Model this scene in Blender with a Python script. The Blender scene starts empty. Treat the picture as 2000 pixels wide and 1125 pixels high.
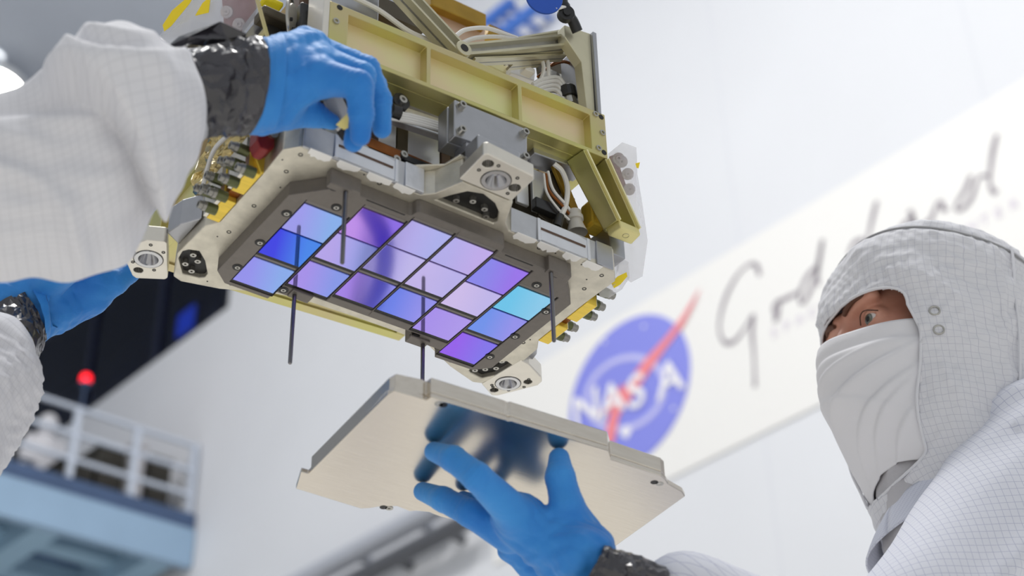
import bpy, bmesh, math, random
import numpy as np
from mathutils import Vector, Matrix
from mathutils.geometry import delaunay_2d_cdt

random.seed(7)
SC = bpy.context.scene
COL = SC.collection
Z0 = 1.5                      # height of the detector plane above the floor
PI = math.pi

# ------------------------------------------------------------------ camera
CC = np.array([-0.6216, -1.0519, -0.8481])            # camera, relative to the detector plane
RIGHT = np.array([0.8182, -0.5745, -0.0233])
DOWN = np.array([0.3153, 0.4822, -0.8174])
FWD = np.array([0.4808, 0.6614, 0.5757])
FPX = 3169.4                                          # focal length in pixels of a 2000 px frame
cam = bpy.data.cameras.new('camera')
cam.sensor_width = 36.0
cam.sensor_fit = 'HORIZONTAL'
cam.lens = FPX / 2000 * 36
cam.clip_start = 0.02
cam.dof.use_dof = True
cam.dof.focus_distance = 1.55
cam.dof.aperture_fstop = 5.0
camo = bpy.data.objects.new('camera', cam)
COL.objects.link(camo)
mw = Matrix(((RIGHT[0], -DOWN[0], -FWD[0], CC[0]),
             (RIGHT[1], -DOWN[1], -FWD[1], CC[1]),
             (RIGHT[2], -DOWN[2], -FWD[2], CC[2] + Z0),
             (0, 0, 0, 1)))
camo.matrix_world = mw
SC.camera = camo

# ------------------------------------------------------------------ world light and ceiling lights
wd = bpy.data.worlds.new('world')
SC.world = wd
wd.use_nodes = True
bg = wd.node_tree.nodes['Background']
bg.inputs[0].default_value = (0.93, 0.965, 1.0, 1)
bg.inputs[1].default_value = 0.60
H_CEIL = 14.7                                         # ceiling height above the detector plane


def area(name, loc, rot, sx, sy, power, col=(1, 1, 1)):
    l = bpy.data.lights.new(name, 'AREA')
    l.shape = 'RECTANGLE'
    l.size = sx
    l.size_y = sy
    l.energy = power
    l.color = col
    o = bpy.data.objects.new(name, l)
    o.location = loc
    o.rotation_euler = rot
    COL.objects.link(o)
    return o


area('ceiling_light_bank', (0.8, 0.6, Z0 + H_CEIL - 0.3), (0, 0, 0), 3.0, 3.0, 1250, (1.0, 0.98, 0.95))
area('ceiling_light_bank', (-1.5, 8.5, Z0 + H_CEIL - 0.3), (0, math.radians(-25), 0), 3.0, 6.0, 790, (1.0, 0.985, 0.96))  # unseen bank, added and tilted to brighten the long wall
SC.view_settings.view_transform = 'Standard'
SC.view_settings.look = 'None'
SC.view_settings.exposure = 0.0
SC.view_settings.gamma = 1.0


# ------------------------------------------------------------------ measuring helpers (survey of the photograph)
def V(*a):
    return np.array(a, float)


def ray(x, y):
    return FWD + (x - 1000) / FPX * RIGHT + (y - 562.5) / FPX * DOWN


def atz(x, y, z):
    d = ray(x, y)
    return CC + d * (z - CC[2]) / d[2]


def aty(x, y, v):
    d = ray(x, y)
    return CC + d * (v - CC[1]) / d[1]


def atx(x, y, v):
    d = ray(x, y)
    return CC + d * (v - CC[0]) / d[0]


def atd(x, y, dep):
    return CC + ray(x, y) * dep


# ------------------------------------------------------------------ materials
def nt(m):
    m.use_nodes = True
    t = m.node_tree
    return t, t.nodes, t.links, t.nodes['Principled BSDF']


MATS = {}


def mat(name, col, rough=0.5, metal=0.0, var=0.0, vscale=40.0, bump=0.0, bscale=200.0, spec=0.5, col2=None, stretch=None, coat=0.0, thr=None):
    if name in MATS:
        return MATS[name]
    m = bpy.data.materials.new(name)
    t, N, L, b = nt(m)
    b.inputs['Base Color'].default_value = (*col, 1)
    b.inputs['Roughness'].default_value = rough
    b.inputs['Metallic'].default_value = metal
    b.inputs['Specular IOR Level'].default_value = spec
    b.inputs['Coat Weight'].default_value = coat
    tc = N.new('ShaderNodeTexCoord')
    src = tc.outputs['Object']
    if stretch:
        mp = N.new('ShaderNodeMapping')
        mp.inputs['Scale'].default_value = stretch
        L.new(src, mp.inputs[0])
        src = mp.outputs[0]
    if var or col2:
        n = N.new('ShaderNodeTexNoise')
        n.inputs['Scale'].default_value = vscale
        n.inputs['Detail'].default_value = 4
        L.new(src, n.inputs['Vector'])
        r = N.new('ShaderNodeValToRGB')
        c2 = col2 if col2 else tuple(max(0, c * (1 - var)) for c in col)
        a, z = thr if thr else (0.3, 0.7)
        r.color_ramp.elements[0].position = a
        r.color_ramp.elements[1].position = z
        r.color_ramp.elements[0].color = (*c2, 1)
        r.color_ramp.elements[1].color = (*col, 1)
        L.new(n.outputs[0], r.inputs[0])
        L.new(r.outputs[0], b.inputs['Base Color'])
    if bump:
        n2 = N.new('ShaderNodeTexNoise')
        n2.inputs['Scale'].default_value = bscale
        n2.inputs['Detail'].default_value = 3
        L.new(src, n2.inputs['Vector'])
        bp = N.new('ShaderNodeBump')
        bp.inputs['Strength'].default_value = bump
        bp.inputs['Distance'].default_value = 0.002
        L.new(n2.outputs[0], bp.inputs['Height'])
        L.new(bp.outputs[0], b.inputs['Normal'])
    MATS[name] = m
    return m


def srgb(r, g, b):
    def f(c):
        c /= 255
        return c / 12.92 if c <= 0.04045 else ((c + 0.055) / 1.055) ** 2.4
    return (f(r), f(g), f(b))


# ------------------------------------------------------------------ mesh helpers; all coordinates relative to the detector plane
ORG = {}


def new_obj(name, me, m, parent=None, base=None):
    o = bpy.data.objects.new(name, me)
    COL.objects.link(o)
    if m is not None:
        me.materials.append(m)
    if parent is not None:
        o.parent = parent
    return o


def inside(poly, x, y):
    c = False
    for i in range(len(poly)):
        (x0, y0), (x1, y1) = poly[i - 1][:2], poly[i][:2]
        if (y0 > y) != (y1 > y) and x < (x1 - x0) * (y - y0) / (y1 - y0) + x0:
            c = not c
    return c


class MB:
    def __init__(s):
        s.v = []
        s.f = []

    def add(s, vs, fs):
        n = len(s.v)
        s.v += [tuple(map(float, v)) for v in vs]
        s.f += [tuple(i + n for i in f) for f in fs]
        return s

    def box(s, c, d, R=None):
        c = np.array(c, float)
        h = np.array(d, float) / 2
        vs = [V(x, y, z) * h for z in (-1, 1) for y in (-1, 1) for x in (-1, 1)]
        if R is not None:
            vs = [R @ v for v in vs]
        s.add([c + v for v in vs], [(0, 2, 3, 1), (4, 5, 7, 6), (0, 1, 5, 4), (2, 6, 7, 3), (0, 4, 6, 2), (1, 3, 7, 5)])
        return s

    def box2(s, a, b):
        a = np.array(a, float)
        b = np.array(b, float)
        return s.box((a + b) / 2, abs(b - a))

    def hexa(s, p):      # eight corners, lower four then upper four
        s.add(p, [(0, 3, 2, 1), (4, 5, 6, 7), (0, 1, 5, 4), (1, 2, 6, 5), (2, 3, 7, 6), (3, 0, 4, 7)])
        return s

    def bar(s, a, b, w, h, up=(0, 0, 1)):
        a = np.array(a, float)
        b = np.array(b, float)
        d = b - a
        ln = np.linalg.norm(d)
        d = d / ln
        u = np.array(up, float)
        x = np.cross(d, u)
        x /= np.linalg.norm(x)
        u = np.cross(x, d)
        R = np.array([d, x, u]).T
        return s.box((a + b) / 2, (ln, w, h), R)

    def cyl(s, a, b, r0, r1=None, n=16, caps=True):
        r1 = r0 if r1 is None else r1
        a = np.array(a, float)
        b = np.array(b, float)
        d = b - a
        d = d / np.linalg.norm(d)
        u = np.cross(d, V(0.13, 0.31, 0.94) if abs(d[2]) < 0.9 else V(1, 0, 0))
        u /= np.linalg.norm(u)
        w = np.cross(d, u)
        vs = []
        for p, r in ((a, r0), (b, r1)):
            for k in range(n):
                an = 2 * PI * k / n
                vs.append(p + r * (math.cos(an) * u + math.sin(an) * w))
        fs = [(k, (k + 1) % n, n + (k + 1) % n, n + k) for k in range(n)]
        if caps:
            fs += [tuple(range(n - 1, -1, -1)), tuple(range(n, 2 * n))]
        s.add(vs, fs)
        return s

    def lathe(s, a, d, prof, n=24):   # prof: (distance along d, radius); open profile swept about the axis
        a = np.array(a, float)
        d = np.array(d, float)
        d = d / np.linalg.norm(d)
        u = np.cross(d, V(0.13, 0.31, 0.94) if abs(d[2]) < 0.9 else V(1, 0, 0))
        u /= np.linalg.norm(u)
        w = np.cross(d, u)
        vs = []
        for t, r in prof:
            for k in range(n):
                an = 2 * PI * k / n
                vs.append(a + d * t + r * (math.cos(an) * u + math.sin(an) * w))
        fs = []
        for i in range(len(prof) - 1):
            for k in range(n):
                fs.append((i * n + k, i * n + (k + 1) % n, (i + 1) * n + (k + 1) % n, (i + 1) * n + k))
        s.add(vs, fs)
        return s

    def prism(s, outer, z0, z1, holes=(), T=None):
        """2-D polygon (x, y) with holes extruded from z0 to z1; T maps (x, y, z) to space"""
        T = T or (lambda p: p)
        loops = [list(outer)] + [list(h) for h in holes]
        flat = [p for l in loops for p in l]
        n = len(flat)
        te, k = [], 0
        for l in loops:
            te += [(k + i, k + (i + 1) % len(l)) for i in range(len(l))]
            k += len(l)
        r_ = delaunay_2d_cdt([Vector((p[0], p[1])) for p in flat], te, [], 0, 1e-9)
        ov = r_[3]
        idx = []
        for i, o_ in enumerate(ov):
            if o_:
                idx.append(o_[0])
            else:
                print('PRISM: crossing outline', loops[0][:3])
                flat.append(tuple(r_[0][i]))
                idx.append(len(flat) - 1)
        n = len(flat)
        tris = []
        for f in r_[2]:
            t_ = [idx[i] for i in f]
            cx = sum(flat[i][0] for i in t_) / 3
            cy = sum(flat[i][1] for i in t_) / 3
            if inside(loops[0], cx, cy) and not any(inside(h, cx, cy) for h in loops[1:]):
                tris.append(t_)
        vs = [T((p[0], p[1], z0)) for p in flat] + [T((p[0], p[1], z1)) for p in flat]
        fs = []
        for t in tris:
            fs.append(tuple(t))
            fs.append(tuple(i + n for i in reversed(t)))
        k = 0
        for l in loops:
            m = len(l)
            for i in range(m):
                j = (i + 1) % m
                fs.append((k + i, k + j, n + k + j, n + k + i))
            k += m
        s.add(vs, fs)
        return s

    def tube(s, pts, r, n=10):
        pts = [np.array(p, float) for p in pts]
        rs = r if hasattr(r, '__len__') else [r] * len(pts)
        vs = []
        u = None
        for i, p in enumerate(pts):
            d = pts[min(i + 1, len(pts) - 1)] - pts[max(i - 1, 0)]
            d /= np.linalg.norm(d) + 1e-12
            if u is None:
                u = np.cross(d, V(0.2, 0.3, 0.93) if abs(d[2]) < 0.9 else V(1, 0, 0))
            u = u - d * (u @ d)
            u /= np.linalg.norm(u)
            w = np.cross(d, u)
            for k in range(n):
                an = 2 * PI * k / n
                vs.append(p + rs[i] * (math.cos(an) * u + math.sin(an) * w))
        m = len(pts)
        fs = [(i * n + k, i * n + (k + 1) % n, (i + 1) * n + (k + 1) % n, (i + 1) * n + k) for i in range(m - 1) for k in range(n)]
        fs += [tuple(range(n - 1, -1, -1)), tuple(range((m - 1) * n, m * n))]
        s.add(vs, fs)
        return s

    def build(s, name, m, parent=None, bevel=0.0, smooth=False, seg=2, auto=True):
        me = bpy.data.meshes.new(name)
        off = V(0, 0, Z0)
        if parent is not None:
            off = off - ORG[parent.name]
        me.from_pydata([tuple(np.array(v) + off) for v in s.v], [], s.f)
        bm = bmesh.new()
        bm.from_mesh(me)
        bmesh.ops.recalc_face_normals(bm, faces=bm.faces)
        if smooth:
            for f in bm.faces:
                f.smooth = True
            for e in bm.edges:
                if len(e.link_faces) == 2 and e.calc_face_angle(0) > math.radians(40):
                    e.smooth = False
        bm.to_mesh(me)
        bm.free()
        o = new_obj(name, me, m, parent)
        if parent is not None:
            ORG[o.name] = ORG[parent.name]
        if bevel:
            bv = o.modifiers.new('bevel', 'BEVEL')
            bv.width = bevel
            bv.segments = seg
            bv.limit_method = 'ANGLE'
            bv.angle_limit = math.radians(35)
        return o


def spline(pts, n=8):
    """Catmull-Rom through the points"""
    P = [np.array(p, float) for p in pts]
    P = [2 * P[0] - P[1]] + P + [2 * P[-1] - P[-2]]
    out = []
    for i in range(1, len(P) - 2):
        for k in range(n):
            t = k / n
            out.append(0.5 * (2 * P[i] + (P[i + 1] - P[i - 1]) * t + (2 * P[i - 1] - 5 * P[i] + 4 * P[i + 1] - P[i + 2]) * t * t
                              + (3 * P[i] - P[i - 1] - 3 * P[i + 1] + P[i + 2]) * t ** 3))
    out.append(P[-2])
    return out


def thing(name, label, cat, base, group=None, kind=None):
    """an Empty at the base of a thing (coordinates relative to the detector plane)"""
    o = bpy.data.objects.new(name, None)
    COL.objects.link(o)
    b = np.array(base, float) + V(0, 0, Z0)
    o.location = b
    o.empty_display_size = 0.05
    ORG[o.name] = b
    tag(o, label, cat, group, kind)
    return o


def tag(o, label=None, cat=None, group=None, kind=None):
    if label:
        o['label'] = label
    if cat:
        o['category'] = cat
    if group:
        o['group'] = group
    if kind:
        o['kind'] = kind
    return o


def share(o, name, loc, parent, rot=None):
    """another copy of a part that shares its mesh, moved by loc"""
    c = o.copy()
    c.name = name
    COL.objects.link(c)
    c.parent = parent
    c.location = loc
    if rot is not None:
        c.rotation_euler = rot
    ORG[c.name] = ORG.get(parent.name)
    return c
# ================================================================== THE SETTING
PW = atd(1235, 760, 15.0)                      # a point of the long wall: centre of the round emblem
WPHI = math.radians(-82)
E1 = V(math.cos(WPHI), math.sin(WPHI), 0)      # along the wall, towards the right and the camera
EN = V(-E1[1], E1[0], 0)                       # into the wall
ZF = -Z0


def wall_sz(x, y):
    d = ray(x, y)
    q = CC + d * (EN @ (PW - CC)) / (EN @ d)
    return (q - PW) @ E1, q[2]


def wpt(s, z, out=0.0):
    p = PW + E1 * s - EN * out
    return V(p[0], p[1], z)


M_wall = mat('wall paint', srgb(221, 223, 228), 0.55, 0, var=0.03, vscale=0.7)
M_ceil = mat('ceiling paint', srgb(206, 212, 222), 0.6, 0, var=0.05, vscale=0.5)
M_floor = mat('floor vinyl', srgb(240, 237, 230), 0.35, 0, var=0.05, vscale=1.5)
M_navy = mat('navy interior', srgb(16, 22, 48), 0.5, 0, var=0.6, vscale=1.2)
M_steelblue = mat('blue grey painted steel', srgb(150, 178, 205), 0.45, 0, var=0.08, vscale=2)
M_steeldark = mat('dark blue painted steel', srgb(70, 92, 128), 0.5, 0, var=0.2, vscale=2)
M_rail = mat('white railing paint', srgb(196, 204, 218), 0.4)
M_line = mat('grey panel joint', srgb(216, 218, 224), 0.6)

# window opening in the long wall
s_r, z_b = wall_sz(446, 600)
s_l = s_r - 12.0
z_t = H_CEIL - 0.25
floor_o = MB().box2((-16, -14, ZF - 0.2), (14, 34, ZF)).build('floor', M_floor)
tag(floor_o, kind='structure', label='pale warm cleanroom floor')
ceil_o = MB().box2((-16, -6, H_CEIL), (14, 34, H_CEIL + 0.2)).build('ceiling', M_ceil)
tag(ceil_o, kind='structure', label='grey ceiling of the high bay')


def wall_T(p):       # (s, z, depth into wall)
    return PW * V(1, 1, 0) + E1 * p[0] + EN * p[2] + V(0, 0, p[1])


wl = MB().prism([(-22, ZF), (16, ZF), (16, H_CEIL), (-22, H_CEIL)], 0, 0.5,
                holes=[[(s_l, z_b), (s_r, z_b), (s_r, z_t), (s_l, z_t)]], T=wall_T).build('wall_right', M_wall)
tag(wl, kind='structure', label='tall white cleanroom wall carrying the banner')
# panel joints of the wall, real thin battens
for k in range(9):
    s = -9 + k * 2.6
    zz = (z_b - 0.3) if (s_l - 0.1 < s < s_r + 0.1) else H_CEIL
    b = MB().prism([(s, ZF), (s + 0.03, ZF), (s + 0.03, zz), (s, zz)], -0.003, 0.0, T=wall_T).build('panel_joint', M_line, None)
    b.parent = wl
# back wall closing the far end
wbk = MB().prism([(-22.2, ZF), (-21.7, ZF), (-21.7, H_CEIL), (-22.2, H_CEIL)], -24, 0.0, T=wall_T).build('wall_back', M_wall)
tag(wbk, kind='structure', label='far white end wall')

# the dark gallery window
win = thing('window_1', 'long dark gallery window high in the wall', None, wall_T((s_l / 2 + s_r / 2, z_b, 0)), kind='structure')
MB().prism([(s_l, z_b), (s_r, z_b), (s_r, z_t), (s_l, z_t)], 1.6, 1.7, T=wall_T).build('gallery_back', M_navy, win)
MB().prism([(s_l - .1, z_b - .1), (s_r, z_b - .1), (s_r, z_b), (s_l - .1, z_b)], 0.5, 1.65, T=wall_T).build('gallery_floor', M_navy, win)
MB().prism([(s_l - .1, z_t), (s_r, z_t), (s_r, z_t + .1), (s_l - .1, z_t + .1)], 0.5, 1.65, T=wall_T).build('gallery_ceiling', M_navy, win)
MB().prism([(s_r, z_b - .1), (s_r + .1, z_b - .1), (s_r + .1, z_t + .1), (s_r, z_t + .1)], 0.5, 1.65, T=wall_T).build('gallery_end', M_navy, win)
M_mull = mat('dark window frame', srgb(30, 36, 60), 0.4)
for k in range(6):
    s = s_r - 0.06 - k * 2.0
    MB().prism([(s - .08, z_b), (s, z_b), (s, z_t), (s - .08, z_t)], 0.15, 0.28, T=wall_T).build('mullion', M_mull, win)
M_glass = bpy.data.materials.new('tinted glass')
_t, _N, _L, _b = nt(M_glass)
_b.inputs['Base Color'].default_value = (0.32, 0.38, 0.6, 1)
_b.inputs['Roughness'].default_value = 0.02
_b.inputs['Transmission Weight'].default_value = 1.0
_b.inputs['IOR'].default_value = 1.2
_b.inputs['Specular IOR Level'].default_value = 0.1
for k in range(5):
    s = s_r - 0.06 - k * 2.0
    MB().prism([(s - 2.0, z_b), (s - .08, z_b), (s - .08, z_t), (s - 2.0, z_t)], 0.2, 0.21, T=wall_T).build('window_pane', M_glass, win)


def emit(name, col, st):
    m = bpy.data.materials.new(name)
    t, N, L, b = nt(m)
    b.inputs['Base Color'].default_value = (*col, 1)
    b.inputs['Emission Color'].default_value = (*col, 1)
    b.inputs['Emission Strength'].default_value = st
    return m


M_scr = emit('blue monitor screen', (0.02, 0.08, 0.6), 0.7)
M_rack = mat('dark equipment rack', srgb(24, 30, 60), 0.4)
M_rackb = mat('brown equipment rack', srgb(62, 50, 42), 0.4)
for i, (px, py, w, h, mm) in enumerate([(265, 585, .55, .5, M_scr), (318, 590, .5, .9, M_rackb), (195, 700, .5, .6, M_rackb), (362, 640, .4, .5, M_rack), (405, 590, .3, 1.0, M_rack)]):
    s, z = wall_sz(px, py)
    r = thing('equipment_rack', ['blue lit monitor cabinet behind the gallery window', 'brown cabinet beside the blue monitor behind the gallery window',
                                 'brown cabinet near the red beacon behind the gallery window', 'low navy cabinet below the blue monitor behind the gallery window',
                                 'navy cabinet at the right end of the gallery window'][i], 'cabinet', wall_T((s, z_b, 1.2)), 'cabinets behind the gallery window')
    zt = max(z + h / 2, z_b + 0.3)
    MB().prism([(s - w / 2, z_b), (s + w / 2, z_b), (s + w / 2, zt), (s - w / 2, zt)], 0.9, 1.45, T=wall_T).build('cabinet_body', M_rack if mm is M_scr else mm, r, bevel=0.02)
    MB().prism([(s - w * .4, zt - h * .9), (s + w * .4, zt - h * .9), (s + w * .4, zt - .05), (s - w * .4, zt - .05)], 0.87, 0.9, T=wall_T).build('front_panel', mm, r)

# mezzanine: its front edge runs from the wall to the left
MPHI = math.radians(2.5)
s0, z0m = wall_sz(386, 1019)
MQ = wpt(s0, z0m)                                # end of the toe board at the wall
MD = V(-math.cos(MPHI), -math.sin(MPHI), 0)      # along the front edge, away from the wall
MN = V(-math.sin(MPHI), math.cos(MPHI), 0)       # from the edge back into the platform


def mz(a, b, z):
    return MQ + MD * (a + 0.1 * b) + MN * b + V(0, 0, z)


mez = thing('mezzanine', 'pale blue steel mezzanine platform with joists underneath', 'platform', mz(3, 0, -0.75))


def mbox(mb, a0, a1, b0, b1, z0, z1):
    mb.hexa([mz(a0, b0, z0), mz(a1, b0, z0), mz(a1, b1, z0), mz(a0, b1, z0), mz(a0, b0, z1), mz(a1, b0, z1), mz(a1, b1, z1), mz(a0, b1, z1)])
    return mb


ML = 9.0
mbox(MB(), 0.02, ML, 0.0, 0.12, -0.62, -0.12).build('fascia_beam', M_steelblue, mez)
mbox(MB(), 0.02, ML, 0.02, 6.0, -0.12, -0.06).build('deck_slab', M_steeldark, mez)
M_joist = mat('pale blue joist paint', srgb(150, 182, 205), 0.5)
for k in range(6):
    a = 0.2 + k * 1.45
    mbox(MB(), a, a + 0.32, 0.12, 6.0, -0.6, -0.12).build('joist', M_joist, mez)
for k in range(5):
    b = 0.9 + k * 0.95
    mbox(MB(), 0.02, ML, b, b + 0.3, -0.36, -0.12).build('cross_beam', M_joist, mez)
rl = thing('guard_railing', 'white guard railing along the mezzanine edge', 'railing', mz(3, 0.1, 0))
mbox(MB(), 0.02, ML, 0.02, 0.05, -0.055, 0.10).build('toe_board', M_steeldark, rl)
for k, z in enumerate((1.08, 0.72, 0.38)):
    mbox(MB(), 0.03, ML, 0.06, 0.12, z - 0.028, z + 0.028).build('rail', M_rail, rl, bevel=0.01)
for k in range(12):
    a = 0.05 + k * 0.80
    mbox(MB(), a, a + 0.075, 0.05, 0.13, -0.05, 1.1).build('post', M_rail, rl, bevel=0.01)
# equipment standing on the mezzanine behind the railing
M_dkbox = mat('dark olive crate', srgb(52, 48, 40), 0.6)
M_wbox = mat('white crate', srgb(215, 212, 214), 0.6)
for i, (a, w, b, h, mm, lb) in enumerate([(0.40, 0.30, 0.30, 0.85, M_dkbox, 'dark crate on the mezzanine nearest the white wall'),
                                          (0.72, 0.20, 0.30, 0.95, M_wbox, 'pale crate on the mezzanine between two dark crates'),
                                          (1.05, 0.34, 0.30, 0.80, M_dkbox, 'dark crate on the mezzanine left of the pale crate'),
                                          (1.46, 0.36, 0.30, 0.50, M_dkbox, 'low dark crate on the mezzanine beside the white suited figure'),
                                          (2.50, 0.50, 0.30, 0.70, M_dkbox, 'dark crate on the mezzanine left of the white suited figure')]):
    t = thing('crate', lb, 'crate', mz(a, b, -0.055), 'crates stored on the mezzanine')
    mbox(MB(), a - w / 2, a + w / 2, b, b + 0.5, -0.055, h).build('crate_body', mm, t, bevel=0.02)
    mbox(MB(), a - w / 2 - .02, a + w / 2 + .02, b - .02, b + 0.52, h + .002, h + 0.06).build('lid', mm, t, bevel=0.01)
# red beacon on a short post
bp = mz(1.655, .09, 1.115 + .42)
t = thing('warning_beacon', 'glowing red beacon lamp on a thin post on the mezzanine railing', 'lamp', bp - V(0, 0, .42))
MB().cyl(bp - V(0, 0, 0.08), bp - V(0, 0, .42), 0.012).build('post', M_steeldark, t)
MB().cyl(bp - V(0, 0, 0.10), bp - V(0, 0, 0.07), 0.07).build('lamp_base', M_steeldark, t)
MB().lathe(bp - V(0, 0, 0.07), (0, 0, 1), [(0, 0.065), (0.09, 0.065), (0.12, 0.045), (0.135, 0.001)]).build('lamp_lens', emit('red lamp', (1.0, 0.004, 0.012), 2.2), t, smooth=True)

# ceiling lamp seen at the upper left
lp = atz(-12, 112, H_CEIL) - V(0, 0, .01)
t = thing('high_bay_lamp', 'bright round ceiling lamp at the upper left', 'lamp', lp - V(0, 0, 0.6))
MB().lathe(lp - V(0, 0, 0.62), (0, 0, 1), [(0, 0.50), (0.1, 0.54), (0.38, 0.22), (0.62, 0.12)], 32).build('reflector', mat('lamp housing', srgb(215, 218, 222), 0.4), t, smooth=True)
MB().lathe(lp - V(0, 0, 0.66), (0, 0, 1), [(0, 0.001), (0.01, 0.28), (0.05, 0.5)], 32).build('lens', emit('lamp lens', (1.0, 0.97, 0.9), 18.0), t, smooth=True)

# handrail pipe along the wall, low in the middle
def wpipe(name, label, cat, q0, q1, r, m, out):
    a = wall_sz(*q0)
    b = wall_sz(*q1)
    zc = (a[1] + b[1]) / 2
    t = thing(name, label, cat, wpt((a[0] + b[0]) / 2, zc, out))
    MB().tube([wpt(a[0], zc, out), wpt(b[0], zc, out)], r, 16).build('pipe', m, t, smooth=True)
    n = 3
    for k in range(n):
        s = a[0] + (b[0] - a[0]) * (k + 0.5) / n
        MB().cyl(wpt(s, zc, out), wpt(s, zc, -0.02), r * 0.5).build('bracket', m, t, smooth=True)
    return t


wpipe('wall_pipe', 'pale grey pipe running along the wall below the cover plate', 'pipe', (560, 1180), (905, 1003), 0.11, mat('grey pipe', srgb(176, 180, 190), 0.4), 0.25)
wpipe('wall_pipe', 'dark grey pipe running along the wall under the pale pipe', 'pipe', (660, 1180), (960, 1028), 0.09, mat('dark pipe', srgb(86, 88, 94), 0.4), 0.25)
wpipe('wall_pipe', 'short blue pipe high on the wall behind the gold frame, left of its twin', 'pipe', (978, 66), (1030, 24), 0.075, mat('blue pipe', srgb(70, 120, 210), 0.4), 0.25)
wpipe('wall_pipe', 'short blue pipe high on the wall behind the gold frame, right of its twin', 'pipe', (1008, 88), (1090, 26), 0.075, mat('blue pipe', srgb(70, 120, 210), 0.4), 0.25)

# ------------------------------------------------------------------ banner with emblem and script lettering
M_ban = mat('banner vinyl', srgb(233, 232, 230), 0.5)
M_ink = mat('grey script ink', srgb(140, 132, 142), 0.6)
M_ink2 = mat('pale violet ink', srgb(214, 206, 220), 0.6)
M_eblue = mat('emblem blue', srgb(132, 138, 226), 0.35)  # blue paled evenly, haze mixed into the colour
M_ered = mat('emblem red', srgb(236, 134, 142), 0.5)
M_ewht = mat('emblem white', srgb(238, 236, 240), 0.5)
M_epal = mat('emblem orbit', srgb(190, 190, 236), 0.5)
ban = thing('wall_banner', 'white wall banner with round blue emblem and grey handwritten lettering', 'banner', wpt(0, wall_sz(1235, 905)[1] - 0.3, 0.02))
zt = (wall_sz(1231, 603)[1] + wall_sz(1775, 294)[1]) / 2
zb = wall_sz(1290, 915)[1] - 0.15
ROFF = -0.02


def layer(name, pts, z0, z1, m, holes=()):
    return MB().prism(pts, z0, z1, holes=holes, T=wall_T).build(name, m, ban)


layer('banner_sheet', [(-1.9, zb), (wall_sz(2060, 200)[0] + .2, zb), (wall_sz(2060, 200)[0] + .2, zt), (-1.9, zt)], -0.02, 0.0, M_ban)
ez = (wall_sz(1280, 622)[1] + wall_sz(1205, 900)[1]) / 2
es = (wall_sz(1115, 800)[0] + wall_sz(1355, 740)[0]) / 2
ER = (wall_sz(1355, 740)[0] - wall_sz(1115, 800)[0]) / 2


def circ(r, cx=0, cz=0, n=40, sx=1, rot=0, a0=0, a1=2 * PI):
    o = []
    for k in range(n):
        a = a0 + (a1 - a0) * k / n
        x, z = r * sx * math.cos(a), r * math.sin(a)
        o.append((es + cx + x * math.cos(rot) - z * math.sin(rot), ez + cz + x * math.sin(rot) + z * math.cos(rot)))
    return o


layer('emblem_disc', circ(ER), -0.03, -0.02, M_eblue)
# orbit ellipse as a ring
layer('orbit_ring', circ(0.50 * ER, -0.05 * ER, 0.0, sx=1.45, rot=-0.5), -0.034, -0.03, M_epal, holes=[circ(0.42 * ER, -0.05 * ER, 0.0, sx=1.5, rot=-0.5)])


def wpoly(name, px, z0, z1, m):
    return layer(name, [wall_sz(*p) for p in px], z0, z1, m)


wpoly('red_chevron', [(1372, 566), (1358, 600), (1338, 640), (1300, 690), (1252, 760), (1214, 815), (1204, 868), (1186, 872), (1190, 838), (1196, 812), (1222, 762), (1262, 708), (1305, 662), (1338, 620)], -0.038, -0.034, M_ered)
wpoly('red_chevron_wing', [(1176, 812), (1182, 800), (1204, 772), (1222, 752), (1214, 788), (1196, 806)], -0.038, -0.034, M_ered)


def text_mesh(ch):
    cu = bpy.data.curves.new('glyph', 'FONT')
    cu.body = ch
    cu.offset = 0.018
    o = bpy.data.objects.new('glyph', cu)
    COL.objects.link(o)
    bpy.context.view_layer.update()
    me = bpy.data.meshes.new_from_object(o.evaluated_get(bpy.context.evaluated_depsgraph_get()))
    vs = [tuple(v.co) for v in me.vertices]
    fs = [tuple(p.vertices) for p in me.polygons]
    bpy.data.objects.remove(o)
    bpy.data.curves.remove(cu)
    bpy.data.meshes.remove(me)
    return vs, fs


def glyphs(word, s, z, size, adv, m, out, sx=1.0, slope=0.0):
    for ch in word:
        if ch != ' ':
            vs, fs = text_mesh(ch)
            pts = [wall_T((s + v[0] * size * sx, z + v[1] * size, -out)) for v in vs]
            mb = MB()
            mb.add(pts, fs)
            mb.build('letter_' + ch.lower(), m, ban)
        s += adv
        z += slope * adv


nl = wall_sz(1122, 842)
nr = wall_sz(1345, 762)
gs = (nr[0] - nl[0]) / 4
glyphs('NASA', nl[0] + 0.02, nl[1] - 0.02, 0.60 * ER * 1.05, gs, M_ewht, 0.042, sx=1.0, slope=(nr[1] - nl[1]) / (nr[0] - nl[0]))
for px in ((1228, 846), (1262, 640), (1185, 670), (1320, 800)):
    c = wall_sz(*px)
    r_ = 0.07 if px[0] == 1228 else 0.02
    layer('star', [(c[0] + r_ * math.cos(k * PI / 4) * (1 if k % 2 == 0 else .75), c[1] + r_ * math.sin(k * PI / 4) * (1 if k % 2 == 0 else .75)) for k in range(8)], -0.036, -0.03, M_ewht)
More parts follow.
